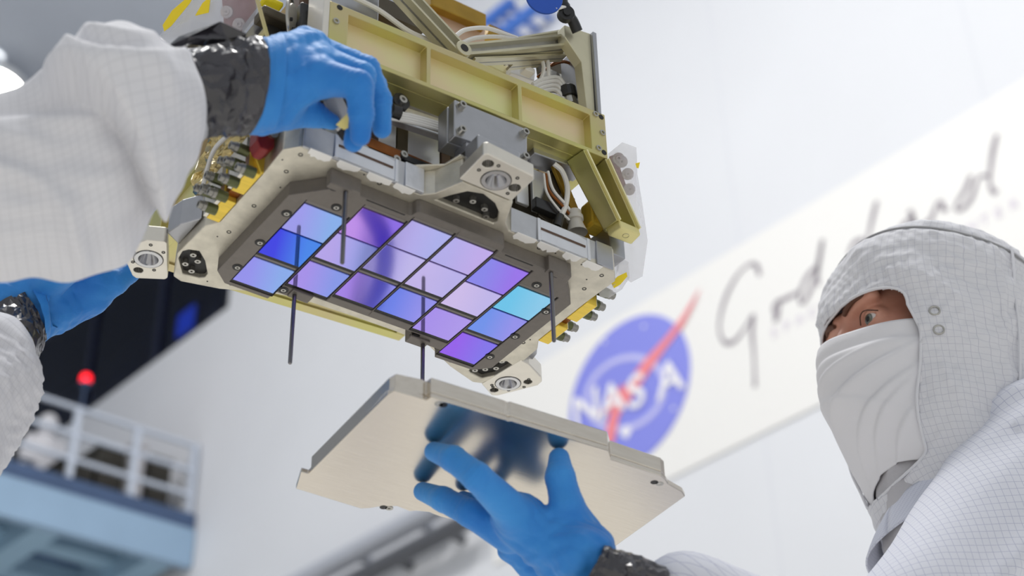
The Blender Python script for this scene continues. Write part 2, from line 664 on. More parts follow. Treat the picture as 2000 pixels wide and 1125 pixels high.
# handwritten word, each letter its own ribbon
STRK = {
    'letter_g': [[(1487, 540), (1480, 520), (1464, 520), (1440, 545), (1418, 590), (1408, 640), (1418, 670), (1438, 668), (1460, 640), (1474, 618), (1472, 650), (1476, 700), (1478, 758)]],
    'letter_o': [[(1518, 620), (1516, 600), (1526, 590), (1522, 622), (1514, 628)], [(1522, 592), (1545, 582), (1566, 570)]],
    'letter_d': [[(1600, 520), (1578, 545), (1564, 580), (1572, 594), (1590, 560), (1604, 515), (1610, 470), (1600, 530), (1602, 560)]],
    'letter_d2': [[(1690, 470), (1672, 476), (1660, 500)], [(1716, 395), (1708, 425), (1700, 460), (1694, 478), (1690, 520)]],
    'letter_a': [[(1780, 430), (1765, 445), (1752, 470), (1762, 478), (1785, 440), (1783, 415), (1776, 420)], [(1783, 420), (1790, 440), (1800, 445)]],
    'letter_r': [[(1800, 445), (1820, 432), (1834, 400), (1842, 398), (1845, 410), (1855, 412)]],
    'letter_d3': [[(1900, 345), (1890, 370), (1870, 405), (1880, 412), (1900, 390), (1915, 350), (1935, 345)], [(1950, 265), (1942, 300), (1936, 350), (1940, 372), (1950, 380)]],
}
for nm, strokes in STRK.items():
    mb = MB()
    for st in strokes:
        c = spline([V(*wall_sz(*p), 0) for p in st], 6)
        L_, R_ = [], []
        for i, p in enumerate(c):
            d = c[min(i + 1, len(c) - 1)] - c[max(i - 1, 0)]
            d /= np.linalg.norm(d) + 1e-9
            w = 0.019 * (1.0 + 0.25 * math.sin(i * 0.35))
            L_.append(p + V(-d[1], d[0], 0) * w)
            R_.append(p - V(-d[1], d[0], 0) * w)
        n = len(c)
        mb.add([wall_T((q[0], q[1], -0.024)) for q in L_ + R_], [(i, i + 1, n + i + 1, n + i) for i in range(n - 1)])
    mb.build(nm.rstrip('23'), M_ink, ban)
t0 = wall_sz(1512, 668)
t1 = wall_sz(1990, 402)
glyphs('SPACE FLIGHT CENTER', t0[0], (t0[1] + t1[1]) / 2, 0.13, (t1[0] - t0[0]) / 18.5, M_ink2, 0.024)
# ================================================================== THE INSTRUMENT
inst = thing('detector_assembly', 'gold framed instrument with purple detector tiles hanging above the metal cover plate', 'instrument', (0, 0, 0.0))
M_tan = mat('champagne conversion coat', srgb(220, 214, 198), 0.42, 0.7, var=0.22, vscale=70, bump=0.12, bscale=900)
M_foot = mat('pale machined aluminium', srgb(224, 219, 208), 0.32, 0.75, var=0.05, vscale=90)
M_alu = mat('bare aluminium', srgb(196, 197, 200), 0.34, 0.85, var=0.12, vscale=70, bump=0.05, bscale=700)
M_alud = mat('grey milled aluminium', srgb(176, 177, 181), 0.36, 0.9, var=0.1, vscale=60)
M_carr = mat('dark grey titanium', srgb(120, 114, 108), 0.5, 0.45, var=0.1, vscale=150, bump=0.08, bscale=1500)
M_blk = mat('black oxide', srgb(22, 21, 22), 0.45, 0.2)
M_blkg = mat('black rubber', srgb(28, 28, 30), 0.35, 0.0)
M_dark = mat('shadowed cavity black', srgb(40, 38, 36), 0.6, 0.1)
M_scr = mat('steel screw', srgb(176, 174, 168), 0.3, 0.9)
M_gold = mat('yellow chromate', srgb(200, 196, 122), 0.34, 0.75, col2=srgb(200, 186, 140), vscale=14, thr=(0.35, 0.65), bump=0.03, bscale=900)
M_goldp = mat('yellow chromate panel', srgb(224, 223, 160), 0.40, 0.55, col2=srgb(230, 206, 170), vscale=9, thr=(0.38, 0.62), bump=0.04, bscale=900)
M_goldd = mat('deep gold alloy', srgb(176, 140, 52), 0.32, 0.7, var=0.3, vscale=30)
M_yel = mat('amber film tape', srgb(244, 210, 80), 0.32, 0.5, var=0.15, vscale=50, stretch=(1, 6, 1))
M_copper = mat('copper strap', srgb(140, 84, 40), 0.3, 0.85, var=0.3, vscale=60)
M_foil = mat('crinkled silver tape', srgb(226, 228, 233), 0.32, 0.6, var=0.1, vscale=40, bump=0.5, bscale=60)
M_gfoil = mat('crumpled gold foil', srgb(206, 186, 130), 0.2, 0.9, var=0.4, vscale=60, bump=0.9, bscale=90)
M_wht = mat('white tape', srgb(240, 238, 234), 0.55)
M_cab = mat('white cable jacket', srgb(222, 220, 216), 0.4)
M_green = mat('olive connector shell', srgb(98, 102, 66), 0.35, 0.5, var=0.2, vscale=100)
M_gry = mat('grey connector nut', srgb(150, 148, 142), 0.4, 0.7)
M_red = mat('red anodised clamp', srgb(128, 24, 24), 0.35, 0.3)
M_seat = mat('polished steel seat', srgb(200, 200, 202), 0.16, 1.0)
M_strap = mat('bright strap foil', srgb(228, 229, 233), 0.3, 0.55, var=0.1, vscale=30, bump=0.15, bscale=60)
M_hous = mat('dark bronze housing', srgb(92, 84, 70), 0.4, 0.6, var=0.3, vscale=25)
M_brn = mat('brown ceramic', srgb(92, 70, 56), 0.4, 0.4)


def mir(pts):
    return [(-x, y) for x, y in pts]


def circle2(c, r, n=20):
    return [(c[0] + r * math.cos(2 * PI * k / n), c[1] + r * math.sin(2 * PI * k / n)) for k in range(n)]


ZP = 0.014          # underside of the mounting plate
pk_l = [(-.177, .0645), (-.1786, .0525), (-.1755, .0478), (-.1665, .0446), (-.1558, .055), (-.1451, .0716), (-.1445, .0785), (-.1484, .0815), (-.1634, .0841)]
pk_r = mir(pk_l)
pk_f = [(-.0310, -.1328), (-.0240, -.1445), (-.0150, -.1570), (-.0020, -.1615), (.0135, -.1565), (.0235, -.1480), (.0300, -.1365), (.0290, -.1325)]
outl = [(-.162, -.131), (-.046, -.1315), (-.037, -.140), (-.026, -.166), (.026, -.166), (.037, -.140), (.046, -.1315), (.162, -.134), (.172, -.122), (.1705, -.082),
        (.1705, -.004), (.179, .010), (.181, .056), (.169, .092), (.160, .095), (.125, .083), (.085, .062), (.05, .059), (0, .059), (-.06, .061), (-.085, .068),
        (-.125, .087), (-.160, .0955), (-.169, .092), (-.1815, .058), (-.179, .008), (-.1705, -.004), (-.1705, -.082), (-.172, -.12)]
plate = MB().prism(outl, ZP, 0.040, holes=[pk_l, pk_r, pk_f]).build('mounting_plate', M_tan, inst, bevel=0.0012)
MB().prism([(x * .985, y * .97) for x, y in outl], 0.0190, 0.0215).build('pocket_shade', M_blk, inst)  # black sheet, puts the shade inside the pockets into colour
# cap screws inside the three pockets, each its own sub-part
scr_mesh = MB().lathe((0, 0, 0), (0, 0, 1), [(0.002, 0.0), (0.002, 0.0011), (0.0, 0.0011), (0, 0.0029), (0.008, 0.0031), (0.0085, 0.0042), (0.022, 0.0042)], 14)


def at_mesh(mb, p):
    return MB().add([V(*v) + V(*p) for v in mb.v], mb.f)


first = None
for (x, y) in [(-.168, .0535), (-.1605, .060), (-.168, .0695), (-.1585, .0765), (.163, .0480), (.1655, .0615), (.1575, .0690), (.1500, .0760),
               (-.0155, -.1405), (-.003, -.1475), (.0115, -.1440), (.0185, -.1360)]:
    if first is None:
        first = at_mesh(scr_mesh, (x, y, ZP + 0.0005)).build('cap_screw', M_scr, plate, smooth=True)
        f0 = (x, y)
    else:
        share(first, 'cap_screw', (x - f0[0], y - f0[1], 0), plate)
# flush screws in the plate
sm = MB().lathe((0, 0, 0), (0, 0, 1), [(0.0009, 0.0), (0.0009, 0.0010), (0.0, 0.0012), (-0.0004, 0.0017), (-0.0004, 0.0020), (0.0003, 0.0022)], 12)
first = None
for (x, y) in [(-.1567, -.122), (-.156, -.0963), (-.1567, -.0404), (-.1577, .0045), (-.0832, -.1256), (.083, -.1256), (.1557, -.1226), (.1551, -.097), (.160, -.04), (.1605, .0079), (.0019, .0471), (-.12, .074), (.12, .074)]:
    if first is None:
        first = at_mesh(sm, (x, y, ZP)).build('flush_screw', M_blk, plate, smooth=True)
        f0 = (x, y)
    else:
        share(first, 'flush_screw', (x - f0[0], y - f0[1], 0), plate)
pm = MB().cyl((0, 0, -0.0002), (0, 0, 0.001), 0.0008, n=8)
first = None
for (x, y) in [(-.166, -.108), (-.15, -.075), (-.163, .016), (-.118, -.1285), (-.10, -.1285), (-.062, -.1285), (.06, -.1285), (.1, -.127), (.13, -.126), (.148, -.110), (.163, .0), (.14, .07), (-.14, .082)]:
    if first is None:
        first = at_mesh(pm, (x, y, ZP)).build('pin_hole', M_blk, plate)
        f0 = (x, y)
    else:
        share(first, 'pin_hole', (x - f0[0], y - f0[1], 0), plate)


# three mounting feet with a ringed conical seat
def foot(poly, c, z1, small, big, label=None):
    hs = [circle2(c, 0.0102, 28)] + [circle2(b, r, 18) for b, r in big]
    f = MB().prism(poly, ZP - 0.0005, z1, holes=hs).build('mounting_foot', M_foot, inst, bevel=0.0011)
    MB().lathe((c[0], c[1], ZP - 0.0005), (0, 0, 1), [(0.0003, 0.0127), (-0.0007, 0.0124), (-0.0007, 0.0090), (0.0010, 0.0084), (0.0022, 0.0080), (0.009, 0.0050), (0.0092, 0.0036), (0.012, 0.0034), (0.0122, 0.0020), (0.024, 0.0018), (0.024, 0.0)], 36).build('conical_seat', M_seat, f, smooth=True)
    MB().lathe((c[0], c[1], ZP - 0.0007), (0, 0, 1), [(0, 0.0128), (-0.0001, 0.0131), (0, 0.0134)], 36).build('seat_groove', M_blk, f)
    for b, r in big:
        MB().lathe((b[0], b[1], ZP + 0.0002), (0, 0, 1), [(0, r), (0.012, r), (0.012, 0)], 18).build('bore', M_seat, f, smooth=True)
    for s in small:
        MB().lathe((s[0], s[1], ZP - 0.0009), (0, 0, 1), [(0.002, 0.0), (0.002, 0.0009), (0, 0.0010), (0.0, 0.0017), (0.0009, 0.0018)], 10).build('set_screw', M_blk, f, smooth=True)
    return f


foot([(-.0305, -.1675), (-.0318, -.2055), (-.029, -.2085), (.0195, -.2055), (.0225, -.202), (.0235, -.1675)], (-.0038, -.1835), 0.027,
     [(-.0235, -.187), (-.0130, -.2005), (.0095, -.196), (.0145, -.1745)], [((-.0215, -.1975), .0050), ((.0155, -.1835), .0052)])
foot([(-.2215, .0715), (-.2145, .0935), (-.2005, .1105), (-.1960, .1125), (-.1735, .1000), (-.1725, .0965), (-.1955, .0490), (-.1985, .0475), (-.2130, .0540)], (-.1993, .0789), 0.030,
     [(-.2065, .0585), (-.2145, .0760), (-.2090, .0905), (-.1880, .0915), (-.1925, .0625)], [((-.1995, .1000), .0042)])
foot([(.1765, .034), (.1875, .0360), (.2120, .0490), (.2175, .0555), (.2180, .0640), (.1955, .1020), (.1900, .1050), (.1690, .0925), (.1695, .088)], (.1904, .0767), 0.030,
     [(.2035, .0590), (.2080, .0735), (.1985, .0870), (.1815, .0905), (.1785, .0880)], [((.2060, .0640), .0042), ((.1865, .0955), .0042)])
# webs joining the outer feet to the plate
for sg in (-1, 1):
    MB().prism([(sg * .181, .012), (sg * .181, .058), (sg * .197, .048), (sg * .193, .03)], 0.024, 0.052).build('foot_web', M_alud, inst, bevel=0.001)

# detector carrier: dark plate with a slot for each column
PU, HC, G12, G23 = .0440, .0407, .0017, .0080
SH = [0, .0215, .0298, .0298, .0215, 0]
half = [(0, -.1268), (.0430, -.1268), (.0455, -.1245), (.0465, -.1190), (.0490, -.1175), (.0965, -.1175), (.0985, -.1215), (.1215, -.1215), (.1235, -.1110), (.1470, -.0860), (.1480, .0440), (.1340, .0575), (.0905, .0580), (.0885, .0440), (.0605, .0435), (.0585, .0330), (0, .0330)]
carr_poly = half + [(-x, y) for x, y in reversed(half[1:-1])]
slots = []
for c in range(6):
    x = (c - 2.5) * PU
    y0 = -(2 * HC + G12 + SH[c]) - .0052
    y1 = HC + G23 - SH[c] + .0042
    slots.append([(x - .0216, y0), (x + .0216, y0), (x + .0216, y1), (x - .0216, y1)])
carrier = MB().prism(carr_poly, -0.0004, ZP, holes=slots).build('detector_carrier', M_carr, inst, bevel=0.0007)
MB().prism([(x * .99, y * .98) for x, y in carr_poly], 0.0085, 0.0105).build('carrier_back', M_blk, carrier)
TC = {0: [((160, 150, 232), (140, 170, 232)), ((62, 62, 205), (72, 130, 225)), ((150, 140, 232), (140, 165, 236))],
      1: [((196, 140, 226), (150, 110, 226)), ((186, 160, 228), (160, 160, 232)), ((170, 140, 228), (140, 150, 232))],
      2: [((186, 166, 230), (176, 170, 234)), ((180, 160, 230), (196, 178, 230)), ((172, 130, 226), (150, 140, 230))],
      3: [((184, 168, 232), (196, 166, 228)), ((200, 176, 230), (190, 172, 232)), ((112, 126, 226), (150, 140, 230))],
      4: [((140, 130, 228), (156, 112, 224)), ((210, 182, 226), (196, 176, 230)), ((170, 138, 226), (176, 146, 228))],
      5: [((110, 190, 222), (140, 195, 228)), ((112, 140, 226), (150, 140, 230)), ((150, 90, 226), (132, 110, 226))]}


def tile_mat(i, c1, c2):
    m = bpy.data.materials.new('detector coating %d' % i)
    t, N, L, b = nt(m)
    tc = N.new('ShaderNodeTexCoord')
    sp = N.new('ShaderNodeSeparateXYZ')
    L.new(tc.outputs['Generated'], sp.inputs[0])
    ad = N.new('ShaderNodeMath')
    ad.operation = 'MULTIPLY_ADD'
    L.new(sp.outputs[1], ad.inputs[0])
    ad.inputs[1].default_value = -0.35
    L.new(sp.outputs[0], ad.inputs[2])
    r = N.new('ShaderNodeValToRGB')
    r.color_ramp.elements[0].position = -0.0
    r.color_ramp.elements[1].position = 0.7
    r.color_ramp.elements[0].color = (*[min(1, q * w) for q, w in zip(srgb(*c1), (1.08, 1.24, 1.50))], 1)
    r.color_ramp.elements[1].color = (*[min(1, q * w) for q, w in zip(srgb(*c2), (1.08, 1.24, 1.50))], 1)
    L.new(ad.outputs[0], r.inputs[0])
    L.new(r.outputs[0], b.inputs['Base Color'])
    b.inputs['Metallic'].default_value = 0.80
    b.inputs['Roughness'].default_value = 0.05
    b.inputs['Specular IOR Level'].default_value = 0.5
    return m


M_led = mat('grey tile package', srgb(126, 121, 116), 0.5, 0.4)
M_cop = mat('bronze spacer', srgb(96, 52, 34), 0.4, 0.7)
k = 0
rng = random.Random(3)
for c in range(6):
    x = (c - 2.5) * PU
    for r_ in range(3):
        v0 = {0: HC + G12, 1: 0.0, 2: -(HC + G23)}[r_] + SH[c]
        ya, yb = -(v0 + HC), -v0
        d = MB().box2((x - .0204, ya, 0.0), (x + .0204, yb, 0.004)).build('detector_tile', tile_mat(k, *TC[c][r_]), carrier, bevel=0.0004)
        tx, ty = rng.uniform(-.004, .004), rng.uniform(-.004, .004)
        if r_ != 1:
            MB().box2((x - .0204, ya - .0042, 0.0008), (x + .0204, ya - .0004, 0.006)).build('tile_ledge', M_led, carrier, bevel=0.0004)
        if r_ != 0:
            MB().box2((x - .0208, yb + .0002, 0.0004), (x + .0208, yb + .0038, 0.007)).build('tile_gap_shade', M_blk, carrier)  # solid black strip painting the shade of the gap beside the tile
        if r_ == 0:
            MB().box2((x - .0204, yb + .0003, 0.0018), (x + .0204, yb + G12 - .0003, 0.006)).build('spacer_strip', M_cop, carrier)
        k += 1
# alignment rods with their bosses
for (x, y) in [(-.1112, -.1182), (.1000, -.1190), (-.0741, .0365), (.0670, .0420)]:
    MB().box((x + (.006 if x < 0 else -.006) * (1 if y < 0 else -1) * -1, y, 0.0055), (.021, .0075 if y < 0 else .012, .016)).build('rod_boss', M_carr, carrier, bevel=0.0008)
    r = MB().lathe((x, y, -.0025), (0, 0, -1), [(0, .0020), (.0725, .0019), (.0737, .0015), (.0737, 0)], 14).build('alignment_rod', mat('dark steel rod', srgb(120, 118, 120), 0.25, 0.95), carrier, smooth=True)
first = None
for (x, y) in [(-.1058, -.0936), (-.1366, -.0632), (-.136, -.0143), (-.1355, .0289), (.1024, -.094), (.1345, -.0645), (.1345, -.0145), (.1345, .0278), (-.1205, -.116), (.1085, -.1175), (-.085, .0375), (.055, .0385)]:
    if first is None:
        MB().cyl((x, y, -.0008), (x, y, 0.001), .0047, n=18).build('counterbore', M_blk, carrier)
        first = MB().lathe((x, y, -.0013), (0, 0, 1), [(0.001, 0.0), (0.001, 0.0010), (0.0, 0.0011), (0.0, 0.0024), (0.003, 0.0025)], 14).build('carrier_screw', M_scr, carrier, smooth=True)
        f0 = (x, y)
        cb = carrier.children[-2]
        cb = [o for o in carrier.children if o.name.startswith('counterbore')][0]
    else:
        share(first, 'carrier_screw', (x - f0[0], y - f0[1], 0), carrier)
        share(cb, 'counterbore', (x - f0[0], y - f0[1], 0), carrier)
for x0, x1, y in ((-.090, -.052, -.1163), (.052, .082, -.1163)):
    MB().box2((x0, y - .0006, -.0007), (x1, y + .0006, .001)).build('vent_slot', M_blk, carrier)

# taped side walls along the front edge of the plate
for i, (x0, x1) in enumerate(((-.160, -.0435), (.0475, .161))):
    yw = -.1325
    w = MB().hexa([(x0, yw, .0145), (x1, yw - .001, .0145), (x1, yw + .02, .0145), (x0, yw + .02, .0145),
                   (x0, yw - .001, .0400), (x1, yw - .002, .0400), (x1, yw + .02, .0400), (x0, yw + .02, .0400)]).build('side_wall', M_alu, inst, bevel=0.0008)
    MB().box2((x0 + .030, yw - .0016, .0165), (x1 - .026, yw - .0005, .0390)).build('tape_sheet', M_foil, w)
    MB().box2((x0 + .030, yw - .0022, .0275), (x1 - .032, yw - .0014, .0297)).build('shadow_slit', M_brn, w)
    MB().box2((x0 + .028, yw - .0024, .0150), (x0 + .0315, yw - .0006, .0395)).build('tape_edge', M_foil, w, bevel=0.0006)
    MB().box2((x1 - .030, yw - .0024, .0150), (x1 - .0265, yw - .0006, .0395)).build('tape_edge', M_foil, w, bevel=0.0006)
    MB().box2((x1 - .020, yw - .003, .0145), (x1 - .001, yw - .0008, .0405)).build('clear_tape', M_foil if i == 0 else M_alud, w, bevel=0.0008)
    # ragged white tape tabs folded under the plate
    rg = random.Random(11 + i)
    n = 4
    for j in range(n):
        xa = x0 + .006 + j * (x1 - x0 - .01) / n + rg.uniform(-.002, .002)
        wd_ = rg.uniform(.017, .023)
        pts = [(xa, yw - .002), (xa + wd_, yw - .002)]
        m = 7
        for q in range(m + 1):
            pts.append((xa + wd_ * (1 - q / m) + rg.uniform(-.001, .001), yw + rg.uniform(.0045, .0085) * (0.6 if q in (0, m) else 1)))
        MB().prism(pts, ZP - .0007, ZP - .0001).build('white_tape_tab', M_wht, plate)
MB().box2((-.172, -.128, .040), (-.152, -.05, .058)).build('corner_block', M_alud, inst, bevel=0.001)
w = MB().hexa([(-.1705, -.082, .0145), (-.162, -.1305, .0145), (-.158, -.128, .0145), (-.166, -.08, .0145), (-.1712, -.082, .047), (-.1627, -.1315, .047), (-.158, -.128, .047), (-.166, -.08, .047)]).build('corner_wall', M_alu, inst, bevel=0.0006)

# amber taped blocks and connectors on both sides
for sg in (-1, 1):
    for (ya, yb) in ((-.0805, -.0485), (-.0350, -.0025)):
        b = MB().box2((sg * .1708, ya, ZP), (sg * .1828, yb, .050)).build('taped_block', M_yel, inst, bevel=0.0006)
    for (ya, yb) in ((-.0805, -.0485), (-.0350, -.0025)):
        MB().box2((sg * .1829, ya + .0006, .0150), (sg * (.1862 if sg < 0 else .1836), yb - .0006, .0495)).build('end_plate', M_foot, inst)
    MB().box2((sg * .166, -.0485, .019), (sg * .181, -.0350, .060)).build('block_spacer', M_copper, inst, bevel=0.0006)
    MB().box2((sg * .1645, -.128 if sg > 0 else -.11, .040), (sg * .1815, .012, .075)).build('connector_rail', M_alud, inst, bevel=0.0008)


def connector(parent, base, d, s=1.0):
    d = np.array(d, float)
    d /= np.linalg.norm(d)
    b = np.array(base, float)
    sh = MB().lathe(b, d, [(0, 0), (0, .0056 * s), (.011 * s, .0056 * s), (.0115 * s, .0050 * s), (.013 * s, .0050 * s)], 16).build('connector', M_green, parent, smooth=True)
    MB().lathe(b + d * .0115 * s, d, [(0, .0052 * s), (.0035 * s, .0052 * s), (.0035 * s, .0042 * s), (.008 * s, .0042 * s), (.008 * s, .0024 * s), (.004 * s, .0022 * s), (.004 * s, 0)], 16).build('connector_nut', M_gry, sh, smooth=True)
    return sh


for q in [(450, 283), (462, 325), (430, 345), (408, 373), (388, 398), (428, 312), (402, 341), (382, 366), (440, 312), (394, 366)]:
    p = atx(q[0], q[1], -.2025)
    connector(inst, (-.1862, p[1], p[2]), (-1, 0, 0), 0.86)
for (y, z) in [(-.069, .026), (-.055, .040), (-.056, .022), (-.026, .026), (-.012, .040), (-.012, .022), (-.085, .030)]:
    connector(inst, (.1828, y, z), (1, 0, 0), 0.9)

# front flexure mount: grey plate, blades and clevis above the front foot
fy = -.171
gp = MB().prism([(-.0370, .0975), (.0405, .1005), (.0395, .0625), (.0140, .0600), (.0135, .0690), (-.0120, .0670), (-.0125, .0580), (-.0375, .0560)], fy, fy + .010, T=lambda p: (p[0], p[2], p[1])).build('flexure_plate', M_alud, inst, bevel=0.0012)
MB().prism([(-.0375, .0970), (.0400, .1000), (.0390, .0625), (-.0378, .0560)], fy + .0105, fy + .026, T=lambda p: (p[0], p[2], p[1])).build('flexure_block', M_alud, inst, bevel=0.001)
for q in [(898, 210), (898, 258), (1021, 263), (1021, 310)]:
    p = aty(q[0], q[1], fy)
    MB().lathe(p, (0, -1, 0), [(0, .0044), (.001, .0044), (.001, .0036), (.006, .0034), (.006, .0018), (.003, .0017), (.003, 0)], 16).build('socket_screw', M_scr, gp, smooth=True)
for x in (-.024, -.012, -.006, .008, .014):
    MB().box2((x, fy + .002, .048), (x + .004, fy + .020, .066)).build('flexure_blade', M_alud, inst)
MB().box2((-.026, -.190, .0275), (.018, -.169, .050)).build('clevis_block', M_alud, inst, bevel=0.0015)
MB().prism([(-.060, -.131), (-.034, -.150), (-.030, -.168), (.023, -.168), (.034, -.150), (.05, -.131)], .0398, .0415).build('clevis_base', M_tan, inst, bevel=0.001)

# ------------------------------------------------------------------ upper gold frame
ZB0, ZBS = .1233, .0502          # underside of the front beam, slightly raised towards the right
BH = .055


def fz(x):
    return ZB0 + ZBS * x


def fr(x, y, z):                 # frame coordinates: z measured from the underside of the beam
    return V(x, y, z + fz(x))


def beamT(y0):
    return lambda p: fr(p[0], y0 + p[2], p[1])


def window_loops(xs, rim=.0045, top=.0075):
    return [[(a + rim / 2, rim), (b - rim / 2, rim), (b - rim / 2, BH - top), (a + rim / 2, BH - top)] for a, b in xs]


front = MB().prism([(-.1520, 0), (.1505, 0), (.1505, BH), (-.1520, BH)], 0, .013, holes=window_loops([(-.1355, -.0505), (-.0505, .0495), (.0495, .1340)]), T=beamT(-.150)).build('frame_beam', M_gold, inst, bevel=0.0009)
for a, b in [(-.1355, -.0505), (-.0505, .0495), (.0495, .1340)]:
    MB().prism([(a, .001), (b, .001), (b, BH - .001), (a, BH - .001)], .0105, .0135, T=beamT(-.150)).build('recessed_panel', M_goldp, front)
MB().hexa([fr(-.152, -.137, 0), fr(.1505, -.137, 0), fr(.1505, -.120, 0), fr(-.152, -.120, 0), fr(-.152, -.137, .004), fr(.1505, -.137, .004), fr(.1505, -.120, .004), fr(-.152, -.120, .004)]).build('lower_flange', M_gold, front, bevel=0.0006)
MB().hexa([fr(-.152, -.137, BH - .004), fr(.1505, -.137, BH - .004), fr(.1505, -.115, BH - .004), fr(-.152, -.115, BH - .004), fr(-.152, -.137, BH), fr(.1505, -.137, BH), fr(.1505, -.115, BH), fr(-.152, -.115, BH)]).build('upper_flange', M_gold, front, bevel=0.0006)
for (x, z, dk) in [(-.1455, .0330, 0), (-.1395, .0045, 0), (-.1475, .0050, 1), (-.1425, .0510, 1), (.1385, .0505, 0), (.1455, .0500, 1), (.1455, .0300, 0), (.1395, .0085, 0), (.1460, .0060, 1)]:
    p = fr(x, -.150, z)
    if dk:
        MB().cyl(p + V(0, -.0003, 0), p + V(0, .002, 0), .0029, n=14).build('dowel_hole', M_blk, front)
    else:
        MB().lathe(p, (0, -1, 0), [(0, .0032), (.0012, .0031), (.0012, .0016), (-.0005, .0015), (-.0005, 0)], 14).build('frame_screw', M_scr, front, smooth=True)
# side and back beams
for sg, nm in ((-1, 'l'), (1, 'r')):
    xs = -.152 if sg < 0 else .1505
    T = (lambda x0, sg_: (lambda p: fr(x0 - sg_ * p[2], p[0], p[1])))(xs, sg)
    sb = MB().prism([(-.137, 0), (.211, 0), (.211, BH), (-.137, BH)], 0, .012, holes=[[(a, .008), (b, .008), (b, BH - .008), (a, BH - .008)] for a, b in ((-.12, -.02), (-.01, .09), (.10, .185))], T=T).build('frame_beam', M_gold, inst, bevel=0.0009)
    for a, b in ((-.12, -.02), (-.01, .09), (.10, .185)):
        MB().prism([(a - .001, .007), (b + .001, .007), (b + .001, BH - .007), (a - .001, BH - .007)], .008, .0105, T=T).build('recessed_panel', M_goldp, sb)
MB().prism([(-.152, 0), (.1505, 0), (.1505, BH), (-.152, BH)], 0, .012, T=beamT(.211)).build('frame_beam', M_gold, inst, bevel=0.0009)
MB().hexa([fr(-.14, .12, .002), fr(.14, .12, .002), fr(.14, .211, .002), fr(-.14, .211, .002), fr(-.14, .12, .006), fr(.14, .12, .006), fr(.14, .211, .006), fr(-.14, .211, .006)]).build('rear_shelf', M_gold, inst)
# left front corner bracket reaching below the beam
MB().prism([(-.158, -.004), (-.152, -.004), (-.152, .30), (-.158, .30)], 0, .030, T=beamT(-.150)).build('corner_post', M_foot, inst, bevel=0.0008)
br = MB().prism([(-.150, -.030), (-.104, -.030), (-.096, -.022), (-.096, 0), (-.150, 0)], 0, .008, holes=[[(-.143, -.024), (-.109, -.024), (-.103, -.018), (-.103, -.004), (-.143, -.004)]], T=beamT(-.139)).build('corner_bracket', M_gold, inst, bevel=0.0008)

# inclined foot strut at the right front corner
top_a, bot = fr(.141, -.140, 0), V(.1670, -.1455, .0535)
fl = [V(.1545, -.1365, .050), V(.1560, -.1545, .050), V(.1795, -.1545, .050), V(.1815, -.1375, .050)]
leg = thing_leg = MB().hexa(fl + [p + V(-.001, 0.0005, .008) for p in fl]).build('strut_foot', mat('pale gold', srgb(224, 214, 150), 0.38, 0.5), inst, bevel=0.0015)
MB().lathe((.1682, -.1460, .0497), (0, 0, 1), [(0, .0031), (-.0001, .0030), (.004, .0030), (.004, 0)], 16).build('strut_bore', M_alud, leg, smooth=True)
tp = [fr(.121, -.128, 0), fr(.124, -.150, 0), fr(.1500, -.150, 0), fr(.1505, -.128, 0)]
lo = [p + V(-.001, 0.0005, .007) for p in fl]


def quadbar(name, i0, i1, w, m):
    """thin plate between two side edges of the strut"""
    a0, a1, b0, b1 = lo[i0], lo[i1], tp[i0], tp[i1]
    nrm = np.cross(a1 - a0, b0 - a0)
    nrm /= np.linalg.norm(nrm)
    MB().hexa([a0, a1, a1 + nrm * w, a0 + nrm * w, b0, b1, b1 + nrm * w, b0 + nrm * w]).build(name, m, leg, bevel=0.0005)


quadbar('strut_plate', 0, 1, .0035, M_gold)
quadbar('strut_plate', 2, 3, -.0035, M_gold)
quadbar('strut_plate', 3, 0, .003, M_gold)
M_pale = mat('painted edge highlight', srgb(236, 228, 178), 0.35, 0.5)
for i0 in (1, 2):
    MB().bar(lo[i0] + V(0, -.0006, 0), tp[i0] + V(0, -.0006, -.001), .0032, .0016).build('strut_edge_highlight', M_pale, leg)  # added pale bars, bevel highlight of the brushed edges as colour
MB().bar(fr(.112, -.118, -.002), V(.150, -.112, .055), .004, .012).build('strut_gusset', M_goldd, inst, bevel=0.0008)
MB().bar(fr(.120, -.112, -.004), V(.100, -.112, .060), .004, .016).build('strut_gusset', M_hous, inst, bevel=0.0008)
MB().box2((.045, -.098, .040), (.150, -.088, .118)).build('housing_panel', M_hous, inst, bevel=0.001)  # dark backing added to stand for the shade of the deep cavity

# truss above the right part of the front beam
M_tr = mat('pale chromate truss', srgb(206, 200, 172), 0.34, 0.6, var=0.1, vscale=40)


def aty_path(pts, y):
    return [aty(px, py, y) for px, py in pts]


post = MB().prism([(.1320, BH), (.1415, BH), (.1425, .162), (.110, .158), (.110, .142), (.1290, .118)], 0, .012, T=beamT(-.146)).build('truss_post', M_tr, inst, bevel=0.0008)
MB().prism([(.1425, BH - .002), (.1465, BH - .002), (.1475, .162), (.1425, .162)], -.004, .05, T=beamT(-.146)).build('post_flange', M_alud, post, bevel=0.0006)


